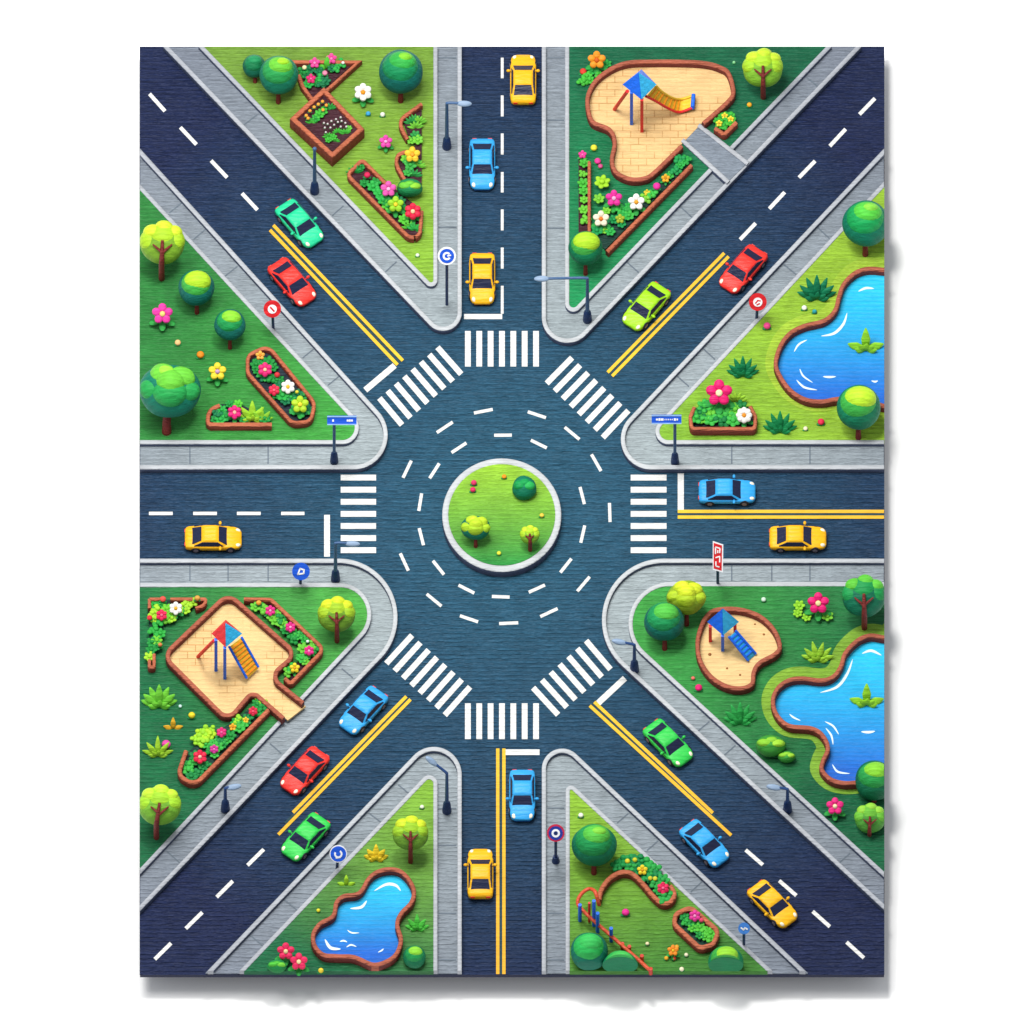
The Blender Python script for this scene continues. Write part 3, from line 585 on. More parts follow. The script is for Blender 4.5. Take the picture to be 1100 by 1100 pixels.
hi = spline([(704, 92), (711, 99), (722, 105.5), (732, 107), (745, 103)], False, 5)
sl, A_, B_ = chute(r1, L1, 'slide', lo, hi, [.08 + .18 * i / (len(lo) - 1) for i in range(len(lo))], 0, (YEL, ORA), (RED, YEL), (.1, .2, .3, .4, .5, .6, .7))
obj('end_frame', MB().tube([A_[-1], A_[-1] + Vector((0, 0, .03)), B_[-1] + Vector((0, 0, .03))], .022, n=8), BLU, sl)
r2, L2, y2, F2 = tower(241.5, 728.6, 'climbing tower with half red, half cyan roof and stepped yellow slide in the diamond sandpit', ((242, 669), (227.5, 680.7), (242.5, 695), (260, 680)), (RED, RED, CYA), ((232, 720, BLU), (241.5, 728.6, BLU)), (((230, 688), (212.6, 705.5), RED),))
lo = [lerp((246, 695), (265, 729), i / 6) for i in range(7)]; hi = [lerp((259.5, 685), (277.5, 717), i / 6) for i in range(7)]
chute(r2, L2, 'slide', lo, hi, [.17 - .21 * i / 6 for i in range(7)], 0, (YEL, ORA), (BLU, BLU), (.1, .22, .34, .46, .58, .70, .82, .94))
r3, L3, y3, F3 = tower(776.5, 698.5, 'blue-roofed climbing tower with red back posts and a blue stepped slide in the kidney sandpit', ((776, 654), (760, 668), (776.7, 682), (793.6, 667.5)), (BLU, BLU, CYA), ((763, 688.5, RED), (776.3, 698.5, BLU), (789.6, 687, RED)), ())
lo = [lerp((783, 684.5), (803.6, 710), i / 6) for i in range(7)]; hi = [lerp((790.4, 678), (811.8, 702.7), i / 6) for i in range(7)]
chute(r3, L3, 'slide', lo, hi, [-.14 * i / 6 for i in range(7)], 0, (CYA, BLU), (BLU, BLU), (.1, .25, .4, .55, .7, .85))

# ------------------------------------------------------------------ red rail with blue posts
rl = thing('railing', W(655, 1000, LAWN), 'curving orange-red tube rail on blue posts at the bottom lawn', 'railing')
def RW(px, py, g): z = g * S / cE; return W(px, py, LAWN + z)       # g: how far the tube floats above the grass in the picture
obj('rail', MB().tube([RW(x, y, g) for (x, y), g in zip(spline([(643.5, 972), (641, 963), (638.5, 957), (632, 955), (624, 961), (620.5, 970), (626, 978), (640, 991), (655, 1004), (672, 1019), (688, 1033), (699, 1043)], False, 5), [10 + 6 * math.sin(min(1, i / 15) * PI) if i < 15 else max(3, 13 - (i - 15) * .27) for i in range(56)])], .021, n=8), gloss('#dd5a38'), rl, world=True)
for x, y, h, m in ((623, 989, 22, BLU), (633, 990, 26, RED), (638, 994, 34, BLU), (642, 1001, 26, BLU), (656.5, 1011, 18, BLU)):
    b = W(x, y, LAWN); obj('post', MB().tube([b, b + Vector((0, 0, h * S * 1.55))], .02 if m is BLU else .014, n=8), m, rl, world=True)
for x, y in ((668.5, 1014), (676, 1017), (689.5, 1027), (699, 1041)):
    b = W(x, y + 5, LAWN); obj('rail_bracket', MB().tube([b, b + Vector((0, 0, .11))], .022, n=8), gloss('#d23a22'), rl, world=True)

# ------------------------------------------------------------------ street lamps and signs
POLE, PBASE, PHEAD = gloss('#456793'), gloss('#1e3766'), gloss('#93abc8')
def street_lamp(bx, by, ty, arm, label, z0=PAVE, head=True, dark=False):
    root = thing('street_lamp', W(bx, by, z0), label, 'street lamp', 'street lamps along the pavements')
    h = (by - ty) * S / cE; pm = gloss('#2f4f86') if dark else POLE
    obj('base', MB().tube([(0, 0, -.003), (0, 0, .03), (0, 0, .17), (0, 0, .21)], [.05, .05, .04, .02], n=14), PBASE, root)
    obj('pole', MB().tube([(0, 0, .15), (0, 0, h * .6), (0, 0, h)], [.022, .019, .016], n=10), pm, root)
    if arm:
        dx, dyi = arm[0] - bx, ty - arm[1]; a = Vector((0, 0, h)); e = Vector((dx * S, dyi * S * .5 / sE, h + dyi * S * .5 / cE))
        obj('arm', MB().tube([a - Vector((0, 0, .03)), a + Vector((0, 0, .004)), a.lerp(e, .12) + Vector((0, 0, .012)), e], [.016, .017, .016, .014], n=8), pm, root)
        if head:
            t = (e - a).normalized(); s_ = XV if abs(t.x) < .3 else t; y = Vector((0, 0, 1)).cross(t).normalized()
            obj('lamp_head', MB().ell(e - t * .055, (.085, .034, .03), (t, y, t.cross(y)), sub=3), PHEAD, root)
    else: obj('cap', MB().ell((0, 0, h), .024), pm, root)
    return root
street_lamp(480, 158, 111, (504, 111.5), 'street lamp on the pavement left of the light blue car, arm over the top road')
street_lamp(338, 206, 160, None, 'plain blue post without arm below the diamond planter')
street_lamp(631, 344, 299, (576.5, 299.5), 'street lamp with the longest arm, at the pavement tip by the lime-topped tree')
street_lamp(360.4, 623, 583.5, (384, 584.5), 'street lamp by the blue round sign, arm over the left zebra crossing')
street_lamp(681.5, 720, 693, (660, 688.5), 'dark street lamp at the pavement bend by the dark round tree', dark=True)
street_lamp(480, 871.5, 831, (459.5, 814.5), 'street lamp with slanted arm at the pavement tip above the small pond', dark=True)
street_lamp(242, 870, 847, (256.5, 844.5), 'short dark street lamp on the pavement beside the red car at the lower left', dark=True)
street_lamp(846, 871, 848, (826, 845), 'short street lamp on the pavement below the lower right pond', dark=True)
WS = mat('#f6f7f8', bump=.1, thread=.03); SB = gloss('#1a58d4'); SR = gloss('#d81f26')
NS = Vector((0, -.66, .75)).normalized(); US = Vector((0, .75, .66)).normalized()
def arcband(mb, c, r0, r1, a0, a1, th=.004, n=28, lift=0.):
    o, q = [], []
    for i in range(n + 1):
        t = math.radians(a0 + (a1 - a0) * i / n); d = XV * math.cos(t) + US * math.sin(t); o.append(c + d * r1 + NS * lift); q.append(c + d * r0 + NS * lift)
    for i in range(n): mb.slab([o[i], o[i + 1], q[i + 1], q[i]], NS, th)
    return mb
def stroke(mb, c, pts, wd, lift=0.):
    for (x0, y0), (x1, y1) in zip(pts, pts[1:]):
        a = c + XV * x0 + US * y0 + NS * lift; b = c + XV * x1 + US * y1 + NS * lift; n = NS.cross(b - a).normalized() * wd / 2; e = (b - a).normalized() * wd * .3
        mb.slab([a + n - e, b + n + e, b - n + e, a - n - e], NS, .004)
    return mb
def disc(mb, c, r, th, lift=0., n=40):
    return mb.slab([c + (XV * math.cos(2 * PI * i / n) + US * math.sin(2 * PI * i / n)) * r + NS * lift for i in range(n)], NS, th)
def round_sign(bx, by, cx, cy, r, label, face, rim, marks, z0=PAVE, foot=False):
    root = thing('round_sign', W(bx, by, z0), label, 'road sign', 'round road signs'); h = (by - cy) * S / cE; r *= S * 1.02
    c = Vector(((cx - bx) * S, -.03, h - .0)) ; c.z = ((by - cy) * S + .03 * sE) / cE
    pst = obj('post', MB().tube([(0, 0, -.003), (c.x, 0, c.z)], .016, n=8), PBASE, root)
    if foot: obj('foot', MB().tube([(0, 0, -.003), (0, 0, .10)], [.045, .03], n=12), PBASE, root)
    pl = obj('sign_plate', disc(MB(), c, r, .02), rim, root)
    if rim is not face: obj('sign_face', disc(MB(), c, r * .80, .004, .003), face, pl)
    for m, fn in marks:
        k = MB(); fn(k, c, r); obj('symbol', k, m, pl)
    return root
round_sign(480, 327, 480, 275, 9.6, 'blue round sign with white open-ring arrow, left of the top stop line', SB, WS, [(WS, lambda k, c, r: (arcband(k, c, r * .24, r * .46, 40, 330, lift=.006), stroke(k, c, [(r * .1, r * .02), (r * .42, r * .1)], r * .16, .007)))])
round_sign(293.6, 354, 292.5, 332, 9.2, 'red round sign with white oval centre, beside the red car on the upper left road', SR, SR, [(WS, lambda k, c, r: arcband(k, c, 0, r * .52, 0, 360, lift=.006)), (SR, lambda k, c, r: stroke(k, c, [(-r * .2, r * .22), (r * .2, -r * .22)], r * .2, .010))])
round_sign(812.7, 343.5, 814, 324.5, 9.4, 'red round sign with white disc, above the lawn of the upper right pond', SR, SR, [(WS, lambda k, c, r: arcband(k, c, 0, r * .52, 0, 360, lift=.006)), (SR, lambda k, c, r: (stroke(k, c, [(-r * .25, -r * .1), (0, r * .2), (r * .28, r * .15)], r * .14, .010), stroke(k, c, [(-r * .1, -r * .3), (r * .2, -r * .15)], r * .14, .010)))])
round_sign(322.6, 629, 323.3, 614, 9.3, 'blue round sign with a D-shaped white mark, above the diamond sandpit corner bed', SB, SB, [(WS, lambda k, c, r: stroke(k, c, [(-r * .35, -r * .3), (-r * .1, r * .35), (r * .35, r * .2), (r * .3, -r * .2), (-r * .35, -r * .3)], r * .17, .006))])
round_sign(362, 933, 363.4, 917.3, 9.2, 'blue round sign with a white curled arrow, on the pavement above the small pond', SB, WS, [(SB, lambda k, c, r: disc(k, c, r * .9, .004, .0035)), (WS, lambda k, c, r: (arcband(k, c, r * .28, r * .48, 150, 400, lift=.007), arcband(k, c, r * .28, r * .48, -50, 60, lift=.0075), stroke(k, c, [(-r * .25, -r * .45), (r * .2, -r * .38)], r * .17, .008)))])
round_sign(597, 925, 597, 895, 9.3, 'blue round sign with red rim and white ring, on the pavement of the bottom road', gloss('#25389c'), gloss('#c9284a'), [(WS, lambda k, c, r: arcband(k, c, r * .25, r * .48, 0, 360, lift=.007)), (PBASE, lambda k, c, r: stroke(k, c, [(-r * .12, -r * .08), (r * .12, -r * .08), (0, r * .14), (-r * .12, -r * .08)], r * .1, .009))], foot=True)
round_sign(799, 1017, 799.3, 997.5, 6.2, 'smallest blue round sign with white wave mark, by the lime-topped tree at the bottom edge', gloss('#3f7fd0'), gloss('#3f7fd0'), [(WS, lambda k, c, r: stroke(k, c, [(-r * .5, r * .15), (-r * .1, -r * .2), (r * .15, r * .15), (r * .55, -r * .1)], r * .24, .006))])
def street_sign(bx, by, x0, x1, yt, yb, label, seed):
    root = thing('street_sign', W(bx, by, PAVE), label, 'street sign', 'blue street name signs')
    yc = (yt + yb) / 2; c = Vector((((x0 + x1) / 2 - bx) * S, -.03, ((by - yc) * S + .03 * sE) / cE)); hw, hh = (x1 - x0) / 2 * S, (yb - yt) / 2 * S * 1.12
    obj('base', MB().tube([(0, 0, -.003), (0, 0, .03), (0, 0, .17), (0, 0, .21)], [.045, .045, .036, .02], n=14), PBASE, root)
    obj('post', MB().tube([(0, 0, .15), (0, 0, c.z)], .017, n=8), POLE, root)
    pl = obj('sign_plate', MB().box(c, XV * hw, US * hh, NS * .01), SB, root); c = c + NS * .0125
    obj('border', MB().box(c + US * (hh * .86), XV * hw, US * hh * .12, NS * .0035).box(c - US * (hh * .86), XV * hw, US * hh * .12, NS * .0035), gloss('#9cc4f5'), pl)
    k = MB()
    for x, w_, h_ in seed: k.box(c + XV * hw * x, XV * hw * w_, US * h_, NS * .0035)
    obj('lettering', k, WS, pl)
street_sign(359, 496, 351.5, 383, 447, 456, 'blue street name sign in the left lawn corner above the left zebra crossing', ((-.60, .06, .012), (.40, .07, .010), (.54, .05, .012), (.68, .07, .010)))
street_sign(725, 497, 700, 732, 446, 454.8, 'blue street name sign in the right lawn corner beside the pink flower pot', ((-.64, .07, .010), (-.48, .06, .014), (-.30, .10, .012), (-.10, .03, .007), (.02, .03, .007), (.14, .03, .007), (.26, .03, .007), (.38, .03, .007), (.56, .07, .013), (.72, .05, .010)))
rs = thing('banner_sign', W(771, 629, PAVE), 'red upright rectangular sign with white strokes on a post above the right-hand lawn', 'road sign')
BC = Vector((0, -.03, ((629 - 598) * S + .03 * sE) / cE))
def BS(px, py, lift=0): return BC + XV * (px - 771) * S + US * (598 - py) * S / .98 + NS * lift
obj('post', MB().tube([(0, 0, -.003), (0, -.0, BC.z)], .016, n=8), PBASE, rs)
pl = obj('sign_plate', MB().slab([BS(765.7, 581.4), BS(777, 585.3), BS(776.5, 614.8), BS(765.6, 612)], NS, .02), WS, rs)
obj('sign_face', MB().slab([BS(766.6, 583, .003), BS(775.6, 586, .003), BS(775.2, 613, .003), BS(766.6, 610.6, .003)], NS, .004), SR, pl)
k = MB()
for a, b in (((768.5, 587.5), (773.5, 589)), ((768.6, 587.5), (768.6, 595)), ((773.5, 589), (773, 594)), ((768.6, 599), (773.4, 597.5)), ((773.2, 598), (773, 604)), ((769, 603), (769, 608)), ((769, 608), (772.8, 609)), ((771, 591), (771, 594))):
    p, q = BS(*a, .006), BS(*b, .006); n = NS.cross(q - p).normalized() * .0065; k.slab([p + n, q + n, q - n, p - n], NS, .003)
obj('lettering', k, WS, pl)

# ------------------------------------------------------------------ flowers and small plants
def basis(n):
    n = Vector(n).normalized(); u = (US - n * US.dot(n)).normalized(); return u.cross(n), u, n
GST = leafm('#1d8a3f')
def flower_proto(pc, cc, np_=5, lc='#2ea043'):
    t = thing('flower', (0, 0, 0), 'flower', 'flower')                # petals span 1 unit = 10 px radius at scale 1
    X, U, N = basis((0, -.55, .83)); c = Vector((0, 0, .16)); R = .1
    mb = MB()
    for i in range(np_):
        q = 2 * PI * i / np_ + PI / 2; d = X * math.cos(q) + U * math.sin(q); s_ = N.cross(d)
        mb.ell(c + d * R * .58 + N * .004, (R * .44, R * .40, R * .2), (d, s_, N), sub=2)
    bl = obj('blossom', mb, mat(pc, bump=.3, rough=.55, thread=.06), t)
    obj('centre', MB().ell(c + N * .018, (R * .27, R * .27, R * .16), (X, U, N)), mat(cc, bump=.2), bl)
    obj('stem', MB().tube([(0, 0.02, -.01), (0, .01, .08), c - N * .012], .012, n=6), GST, t)
    mb = MB()
    for a in (205, 330, 270): q = math.radians(a); d = Vector((math.cos(q), math.sin(q), .15)).normalized(); s_ = Vector((-math.sin(q), math.cos(q), 0)); mb.ell(d * .075 + Vector((0, 0.01, .03)), (.062, .034, .012), (d, s_, d.cross(s_)))
    obj('leaf', mb, leafm(lc), t)
    return Proto(t)
_FP = {}
def flower(x, y, R, pc, cc, label, z0=LAWN, np_=5, rz=0., group=None):
    key = (pc, cc, np_)
    if key not in _FP: _FP[key] = flower_proto(pc, cc, np_)
    s_ = R / 9.6; _FP[key].put(W(x, y + .16 * s_ / S * cE, z0), label, group, rz, s_)
_BP = {}; SOZ = None
def bud(x, y, r, col, label, z0=LAWN, group=None):
    if col not in _BP:
        t = thing('flower_bud', (0, 0, 0), 'bud', 'flower')
        obj('bloom', MB().ell((0, 0, .085), (.1, .1, .082), sub=2), mat(col, bump=.25), t)
        obj('leaf', MB().ell((-.05, -.05, .025), (.085, .05, .022)).ell((.06, -.045, .02), (.06, .05, .02)), leafm('#1f8a45'), t)
        _BP[col] = Proto(t)
    if z0 == SOZ: z0 += .055
    s_ = r / 10; _BP[col].put(W(x, y + .085 * s_ / S * cE, z0), label, group, 0, s_)
def blade(mb, base, d, n, ln, wd, taper=.6):
    """pointed leaf: along d, its flat side facing n"""
    d = d.normalized(); s_ = n.cross(d).normalized(); n = d.cross(s_); vs, fs = ico(2); out = []
    for p in vs:
        k = 1 - taper * max(0, p.x) ** 1.3
        out.append(base + d * ln * (.5 + .5 * p.x) + s_ * p.y * wd * k + n * (p.z * wd * .4 * k + .10 * ln * (p.x * p.x - 1) * -.5))
    mb.add(out, fs)
def tuft_proto(col, n=7, spread=1., low=True, wd=.14, name='grass_tuft'):
    t = thing(name, (0, 0, 0), 'tuft', 'plant'); mb = MB(); back = Vector((0, .60, .80)); nn = Vector((0, -.8, .6))
    for i in range(n):
        f = (i / (n - 1) - .5) * 2; a = f * math.radians(72) * spread
        blade(mb, Vector((f * .07, .03 * abs(f), -.01)), back * math.cos(a) + XV * math.sin(a) + nn * .10 * (i % 2), nn, 1.0 - .30 * abs(f), wd)
    if low:
        for a in (-62, -30, 4, 38, 66):
            q = math.radians(a); blade(mb, Vector((math.sin(q) * .05, -.07, -.01)), (back * math.cos(q) * .8 + XV * math.sin(q) + nn * .42), nn, .48, wd * .85)
    obj('foliage', mb, leafm(col), t); return Proto(t)
_TP = {}
def tuft(x, y, h, col, label, n=7, spread=1., z0=LAWN, group=None, low=True, wd=.14, rz=0., name='grass_tuft'):
    key = (col, n, spread, low, wd, name)
    if key not in _TP: _TP[key] = tuft_proto(*key)
    _TP[key].put(W(x, y, z0), label, group, rz, h * S * 1.16 / .95)
tuft(877.5, 320, 24, '#0e7a52', 'dark spiky plant on the lime lawn beside the upper pond')
tuft(798, 403, 20, '#11824f', 'dark green leafy tuft above the pink flower pot')
tuft(838, 463, 21, '#13874c', 'dark spiky plant between the pink flower pot and the tiered tree')
tuft(878.5, 709, 20, '#a3d83a', 'lime spiky plant between the round sandpit and the lower right pond', n=6)
tuft(795, 776, 21, '#2fa94e', 'green spiky plant near the pavement left of the long lime bush')
tuft(171, 758, 22, '#76d23d', 'light green leafy tuft at the left edge below the corner flower bed', wd=.17)
tuft(186, 783, 12, '#eeb62c', 'small golden leafed plant below the yellow ball flower', n=3, wd=.2, low=False)
tuft(404, 923, 15, '#f0d02c', 'yellow leafed plant above the small pond by the pavement', n=5, wd=.2)
tuft(372, 951, 11, '#a6dd33', 'small lime sprout left of the small pond, under the blue round sign', n=3, wd=.2, low=False)
tuft(448, 998, 15, '#55cc48', 'small green tuft between the small pond and the pavement of the bottom road', n=5, wd=.17)
tuft(930, 375, 22, '#8fd32e', 'three leafed lime water plant standing in the upper pond', n=3, wd=.19, low=True, z0=LAWN + .012, name='water_plant')
tuft(931, 756, 21, '#96d62e', 'three leafed lime water plant standing in the lower right pond', n=3, wd=.19, low=True, z0=LAWN + .012, name='water_plant')
tuft(169.5, 811, 19, '#a8d936', 'two-tone sprig with yellow-green leaves beside pink petals at the left edge', n=5, wd=.13)
bud(178.5, 799.5, 5, '#e44aa8', 'pink petals beside the yellow-green sprig at the left edge')
# flowers standing alone on the lawns
WH, PK, MG, RD, YE, OR, LI, CRM = '#fbfaf4', '#f23f9d', '#e91e74', '#e8213f', '#f7d431', '#f6921e', '#b3e32e', '#fdf3cf'
flower(390, 99, 9.4, WH, '#f39a1d', 'white flower with orange centre right of the triangular bed', np_=6)
flower(414.4, 152, 7, '#e84aae', '#f9a6d4', 'pink flower alone on the lawn between the diamond planter and the vine bed')
flower(174.5, 337, 11, '#f03ea8', '#f7d87c', 'tall pink flower with green leaves below the yellow-green tree at the left edge')
flower(233.6, 399, 9.4, '#f8dc3a', '#c79ac0', 'yellow flower left of the oblong brick planter')
flower(641, 64.5, 9.5, '#f79a24', '#d9631a', 'orange flower with green leaves at the top left of the big sandpit')
flower(879, 648, 11.4, '#ef1c78', '#fbe9a6', 'crimson pink flower with loose leaves above the lower right pond')
flower(897, 866, 9.2, '#f02a86', '#fce6b8', 'pink flower below the lower right pond near the small forked tree')
flower(307, 1022, 9.2, '#ee2c62', '#fae0a8', 'upper of two red-pink flowers beside a low bush at the bottom left')
flower(321, 1033, 9.2, '#ee2c62', '#fae0a8', 'lower of two red-pink flowers beside a low bush at the bottom left')
flower(723, 1021, 6, '#f79324', '#f6c52c', 'orange flower on the bottom lawn below the small oblong bed')
BUDS = [(395.5, 122, 2.7, '#3fa9e0', 'tiny blue flower dot near the white flower by the triangular bed'), (411, 123, 2.8, '#eef3e2', 'tiny white flower dot below the round dark tree by the top road'), (448.5, 274, 2.2, '#e9f3dc', 'tiny white flower dot at the lawn tip left of the blue ring sign'), (191, 368, 3.4, '#f9c987', 'tiny peach flower dot below the tall pink flower'), (215.3, 381, 4.2, OR, 'small orange ball flower above the billowing tree'),
 (626.5, 76.8, 3.8, '#e8402e', 'small red bud beside the orange flower at the top of the lawn'), (788.5, 67, 1.8, '#8fdc9a', 'tiny pale green flower dot left of the forked tree at the top right'), (805, 112.5, 2.8, '#f6b22c', 'tiny golden flower dot below the forked tree at the top right'), (638, 158.7, 3.7, '#e6e23c', 'small yellow ball flower above the V-shaped bed'), (642, 173, 3.6, PK, 'upper of two pink buds right of the narrow leafy strip'), (645, 178.5, 2.8, '#d9568e', 'lower of two pink buds right of the narrow leafy strip'),
 (824, 350, 4, '#ee4a8e', 'slender pink bud on the lime lawn left of the upper pond'), (864, 330.7, 3, '#f4f6ea', 'tiny white flower dot under the dark spiky plant by the upper pond'), (875, 334.6, 2.6, '#2aa0a8', 'tiny teal flower dot under the dark spiky plant by the upper pond'), (882, 453, 3.8, '#ee2c50', 'small red flower dot left of the tiered tree'), (865.3, 460.3, 2.5, '#fbefcb', 'tiny cream flower dot right of the dark spiky plant below the pond'),
 (820.3, 644, 2.7, '#d9f0dc', 'tiny white flower dot above the kidney sandpit'), (744.5, 728.5, 2.2, '#f2776a', 'tiny coral flower dot below the kidney sandpit'), (750.5, 738.6, 4, '#ef1c78', 'small crimson ball flower below the kidney sandpit'), (193.6, 758.6, 2, '#cdeee6', 'tiny white flower dot right of the light green tuft at the left edge'), (206, 768.3, 3.8, '#f1d92c', 'yellow ball flower between the diamond sandpit and the small golden plant'),
 (342, 978, 2.2, '#e6de34', 'tiny yellow flower dot left of the small pond'), (344.7, 1042.5, 3, '#f0d43a', 'tiny yellow flower dot at the bottom edge below the small pond'), (453.3, 866.8, 2.4, '#f1f6e0', 'tiny white flower dot at the lawn tip above the forked tree'), (624, 875.8, 2.9, '#f4f7e6', 'tiny white flower dot at the lawn tip above the large dark tree'), (672, 980, 4.2, '#ee2f98', 'magenta ball flower inside the curve of the red rail'),
 (715.8, 1029.3, 2.4, '#f3b32c', 'tiny golden bud left below the orange flower on the bottom lawn'), (724.2, 1029.5, 2.3, '#d9482c', 'tiny red bud below the orange flower on the bottom lawn'), (737.2, 1025.7, 2.3, '#f6eecb', 'tiny cream flower dot right of the orange flower on the bottom lawn'), (732.3, 1041, 2.6, '#f6eecb', 'tiny cream flower dot at the bottom edge left of the lime-topped tree'), (695.4, 1013.7, 2.2, '#f0e6b8', 'tiny cream flower dot beside the lower end of the red rail'), (727, 1017.2, 2.6, '#f7b23a', 'small golden bud on top of the orange flower on the bottom lawn')]
for x, y, r, c, lab in BUDS: bud(x, y, r, c, lab)
for x, y, r, c, lab in ((509, 518.5, 3.2, '#ea3c70', 'upper pink bud at the left of the roundabout island'), (508, 526, 3.1, '#e63068', 'lower pink bud at the left of the roundabout island'), (541.6, 512, 2.6, OR, 'tiny orange flower dot at the top of the roundabout island'), (582, 553.6, 2.6, '#f2cf4a', 'tiny golden flower dot at the right of the roundabout island'), (536, 594.2, 2.5, '#e6e844', 'tiny yellow flower dot at the bottom of the roundabout island')): bud(x, y, r, c, lab, z0=.117)

# ------------------------------------------------------------------ brick-edged beds
BRK = [mat('#c46c4c', bump=.7, mottle=.2), mat('#84382c', bump=.5, mottle=.15)]; SOIL = mat('#4a2430', bump=.9, mottle=.25); SOILG = mat('#173f36', bump=.7, mottle=.2)  # bed walls coloured darker than the brick tops to carry their shade
SOZ = LAWN + .030
def bed(label, borders, soil, wd=4.0, h=.10, name='flower_bed', soilm=None, cut=None, inset=0.):
    c = tuple(sum(p[i] for p in soil) / len(soil) for i in (0, 1))
    root = thing(name, W(c[0], c[1], LAWN), label, 'flower bed')
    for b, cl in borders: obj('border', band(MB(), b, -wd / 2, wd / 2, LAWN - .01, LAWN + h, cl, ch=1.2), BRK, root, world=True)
    obj('soil', poly(MB(), soil, LAWN - .008, SOZ), soilm or SOIL, root, world=True)
    return root
def clump_proto(col, kind):
    t = thing('leafy_plant', (0, 0, 0), 'plant', 'plant'); mb = MB(); rnd = random.Random(kind * 7 + 1)
    if kind == 0:                                             # rounded leaves in a rosette
        for i in range(6):
            q = i * PI / 3 + .3; d = Vector((math.cos(q), math.sin(q), .45)).normalized(); s_ = Vector((-math.sin(q), math.cos(q), 0)); mb.ell(d * .058 + Vector((0, 0, .03)), (.052, .036, .018), (d, s_, d.cross(s_)))
        mb.ell((0, 0, .07), (.034, .034, .026))
    elif kind == 1:                                           # heaped round leaves
        for i in range(7): q = i * 2.4; rr = .02 + .011 * i; mb.ell((math.cos(q) * rr, math.sin(q) * rr, .05 + .02 * math.sin(i * 1.7)), (.042, .042, .028))
    else:                                                     # upright sprig
        for a in (-1.2, -.65, -.15, .4, .9, 1.3): blade(mb, Vector((a * .01, 0, 0)), Vector((math.sin(a), .6 * math.cos(a), .8 * math.cos(a))), Vector((0, -.8, .6)), .135, .027, .45)
    obj('foliage', mb, leafm(col), t); return Proto(t)
_CP = {}
LEAVES = ('#22943f', '#2fb04a', '#5cc83c', '#187a4a')
def clump(x, y, r, kind, col, label, group, rz=0.):
    if (kind, col) not in _CP: _CP[(kind, col)] = clump_proto(col, kind)
    s_ = r / 9.; _CP[(kind, col)].put(W(x, y + 2.5 * s_, SOZ), label, group, rz, s_)
def clumps(pts, r, label, group, seed, cols=LEAVES, kinds=(0, 1, 0)):
    rnd = random.Random(seed)
    for x, y in pts: clump(x + rnd.uniform(-.6, .6), y + rnd.uniform(-.6, .6), r * rnd.uniform(.85, 1.2), (kd := rnd.choice(kinds)), rnd.choice(cols), label, group, rnd.uniform(-.25, .25) if kd == 2 else rnd.uniform(0, 6))
# triangular bed, top left
tri = [(327, 66), (382, 66), (336, 108), (325, 90)]
bed('triangular brick bed with pink flowers behind the diamond planter', [([(314, 66), (385, 66), (336, 110)], False), ([(321, 80), (325, 92), (336, 107)], False)], tri)
clumps([(326, 77), (333, 74), (331, 81), (339, 90), (331, 91), (343, 85), (349, 87), (336, 71), (361, 73), (357, 72), (367, 69), (343, 77), (346, 90)], 5, 'small green plant in the triangular brick bed', 'leafy plants in the triangular bed', 1)
flower(338, 67.5, 5.8, '#ee4a9c', '#f58ac0', 'pink blossom at the back of the triangular bed, left of the lime leaf', SOZ); flower(356, 63, 5.8, '#ee4a9c', '#f58ac0', 'pink blossom at the back of the triangular bed, right of the lime leaf', SOZ)
flower(334, 84.5, 5.2, '#ea2c7a', '#f46aa4', 'dark pink blossom at the front of the triangular bed', SOZ); bud(349, 78.5, 3, '#e58aa8', 'pale pink bud in the middle of the triangular bed', SOZ); bud(327, 72.5, 2.6, '#efe6b0', 'cream bud at the left of the triangular bed', SOZ); bud(368.5, 67.5, 1.8, '#eef6ee', 'white bud at the right of the triangular bed', SOZ)
tuft(351.5, 74, 13, '#5ecb3c', 'lime leaf sprig between the two back blossoms of the triangular bed', n=3, wd=.24, low=False, z0=SOZ, name='leafy_plant')
# diamond planter
dia = [(348, 96.5), (388, 138), (357, 166), (315, 127)]
bed('diamond-shaped brick planter of seedlings and vegetable rows', [(dia, True)], dia, h=.20, wd=5)
SOZ = LAWN + .030
def soilz(h):
    global SOZ
    SOZ = LAWN + h
# raised soil for the tall planter
mbq = MB(); poly(mbq, [(348, 99), (385, 138), (357, 163), (318, 127)], LAWN, LAWN + .15); dplan = [o for o in C.objects if o.get('label', '').startswith('diamond-shaped brick planter')][0]
obj('soil', mbq, SOIL, dplan, world=True); bpy.data.objects.remove([c for c in C.objects if c.parent == dplan and c.name.startswith('soil')][0])
soilz(.15)
for x, y in ((329, 124), (333, 119), (331, 127), (337.5, 115), (342, 112), (346.5, 109), (350.5, 113), (347, 118)): bud(x, y, 1.9, '#f3a83a', 'small orange-yellow bloom in the top row of the diamond planter', SOZ, 'orange blooms in the diamond planter')
clumps([(335, 131), (339, 127), (343, 123), (347, 119.5), (351, 117), (354, 116)], 4.6, 'green leaf clump in the dense row across the diamond planter', 'leaf row in the diamond planter', 3, ('#45b83c', '#2fa040'), (0, 2))
clumps([(353, 151), (358, 147), (363, 141), (361, 151), (371, 142), (375, 138), (352, 146)], 3.6, 'green seedling at the lower corner of the diamond planter', 'seedlings in the diamond planter', 4, ('#45b83c', '#6ac744'), (0, 2))
for x, y in ((349, 137), (352, 133), (356, 130), (361, 128), (366, 126), (355, 137), (359, 134), (363, 131), (367, 130), (371, 132), (350, 142), (366, 136), (348, 132), (372, 136)): bud(x, y, 1.2, '#d9cfd0', 'tiny white seedling dot in the diamond planter', SOZ, 'white seedling dots in the diamond planter')
soilz(.03)
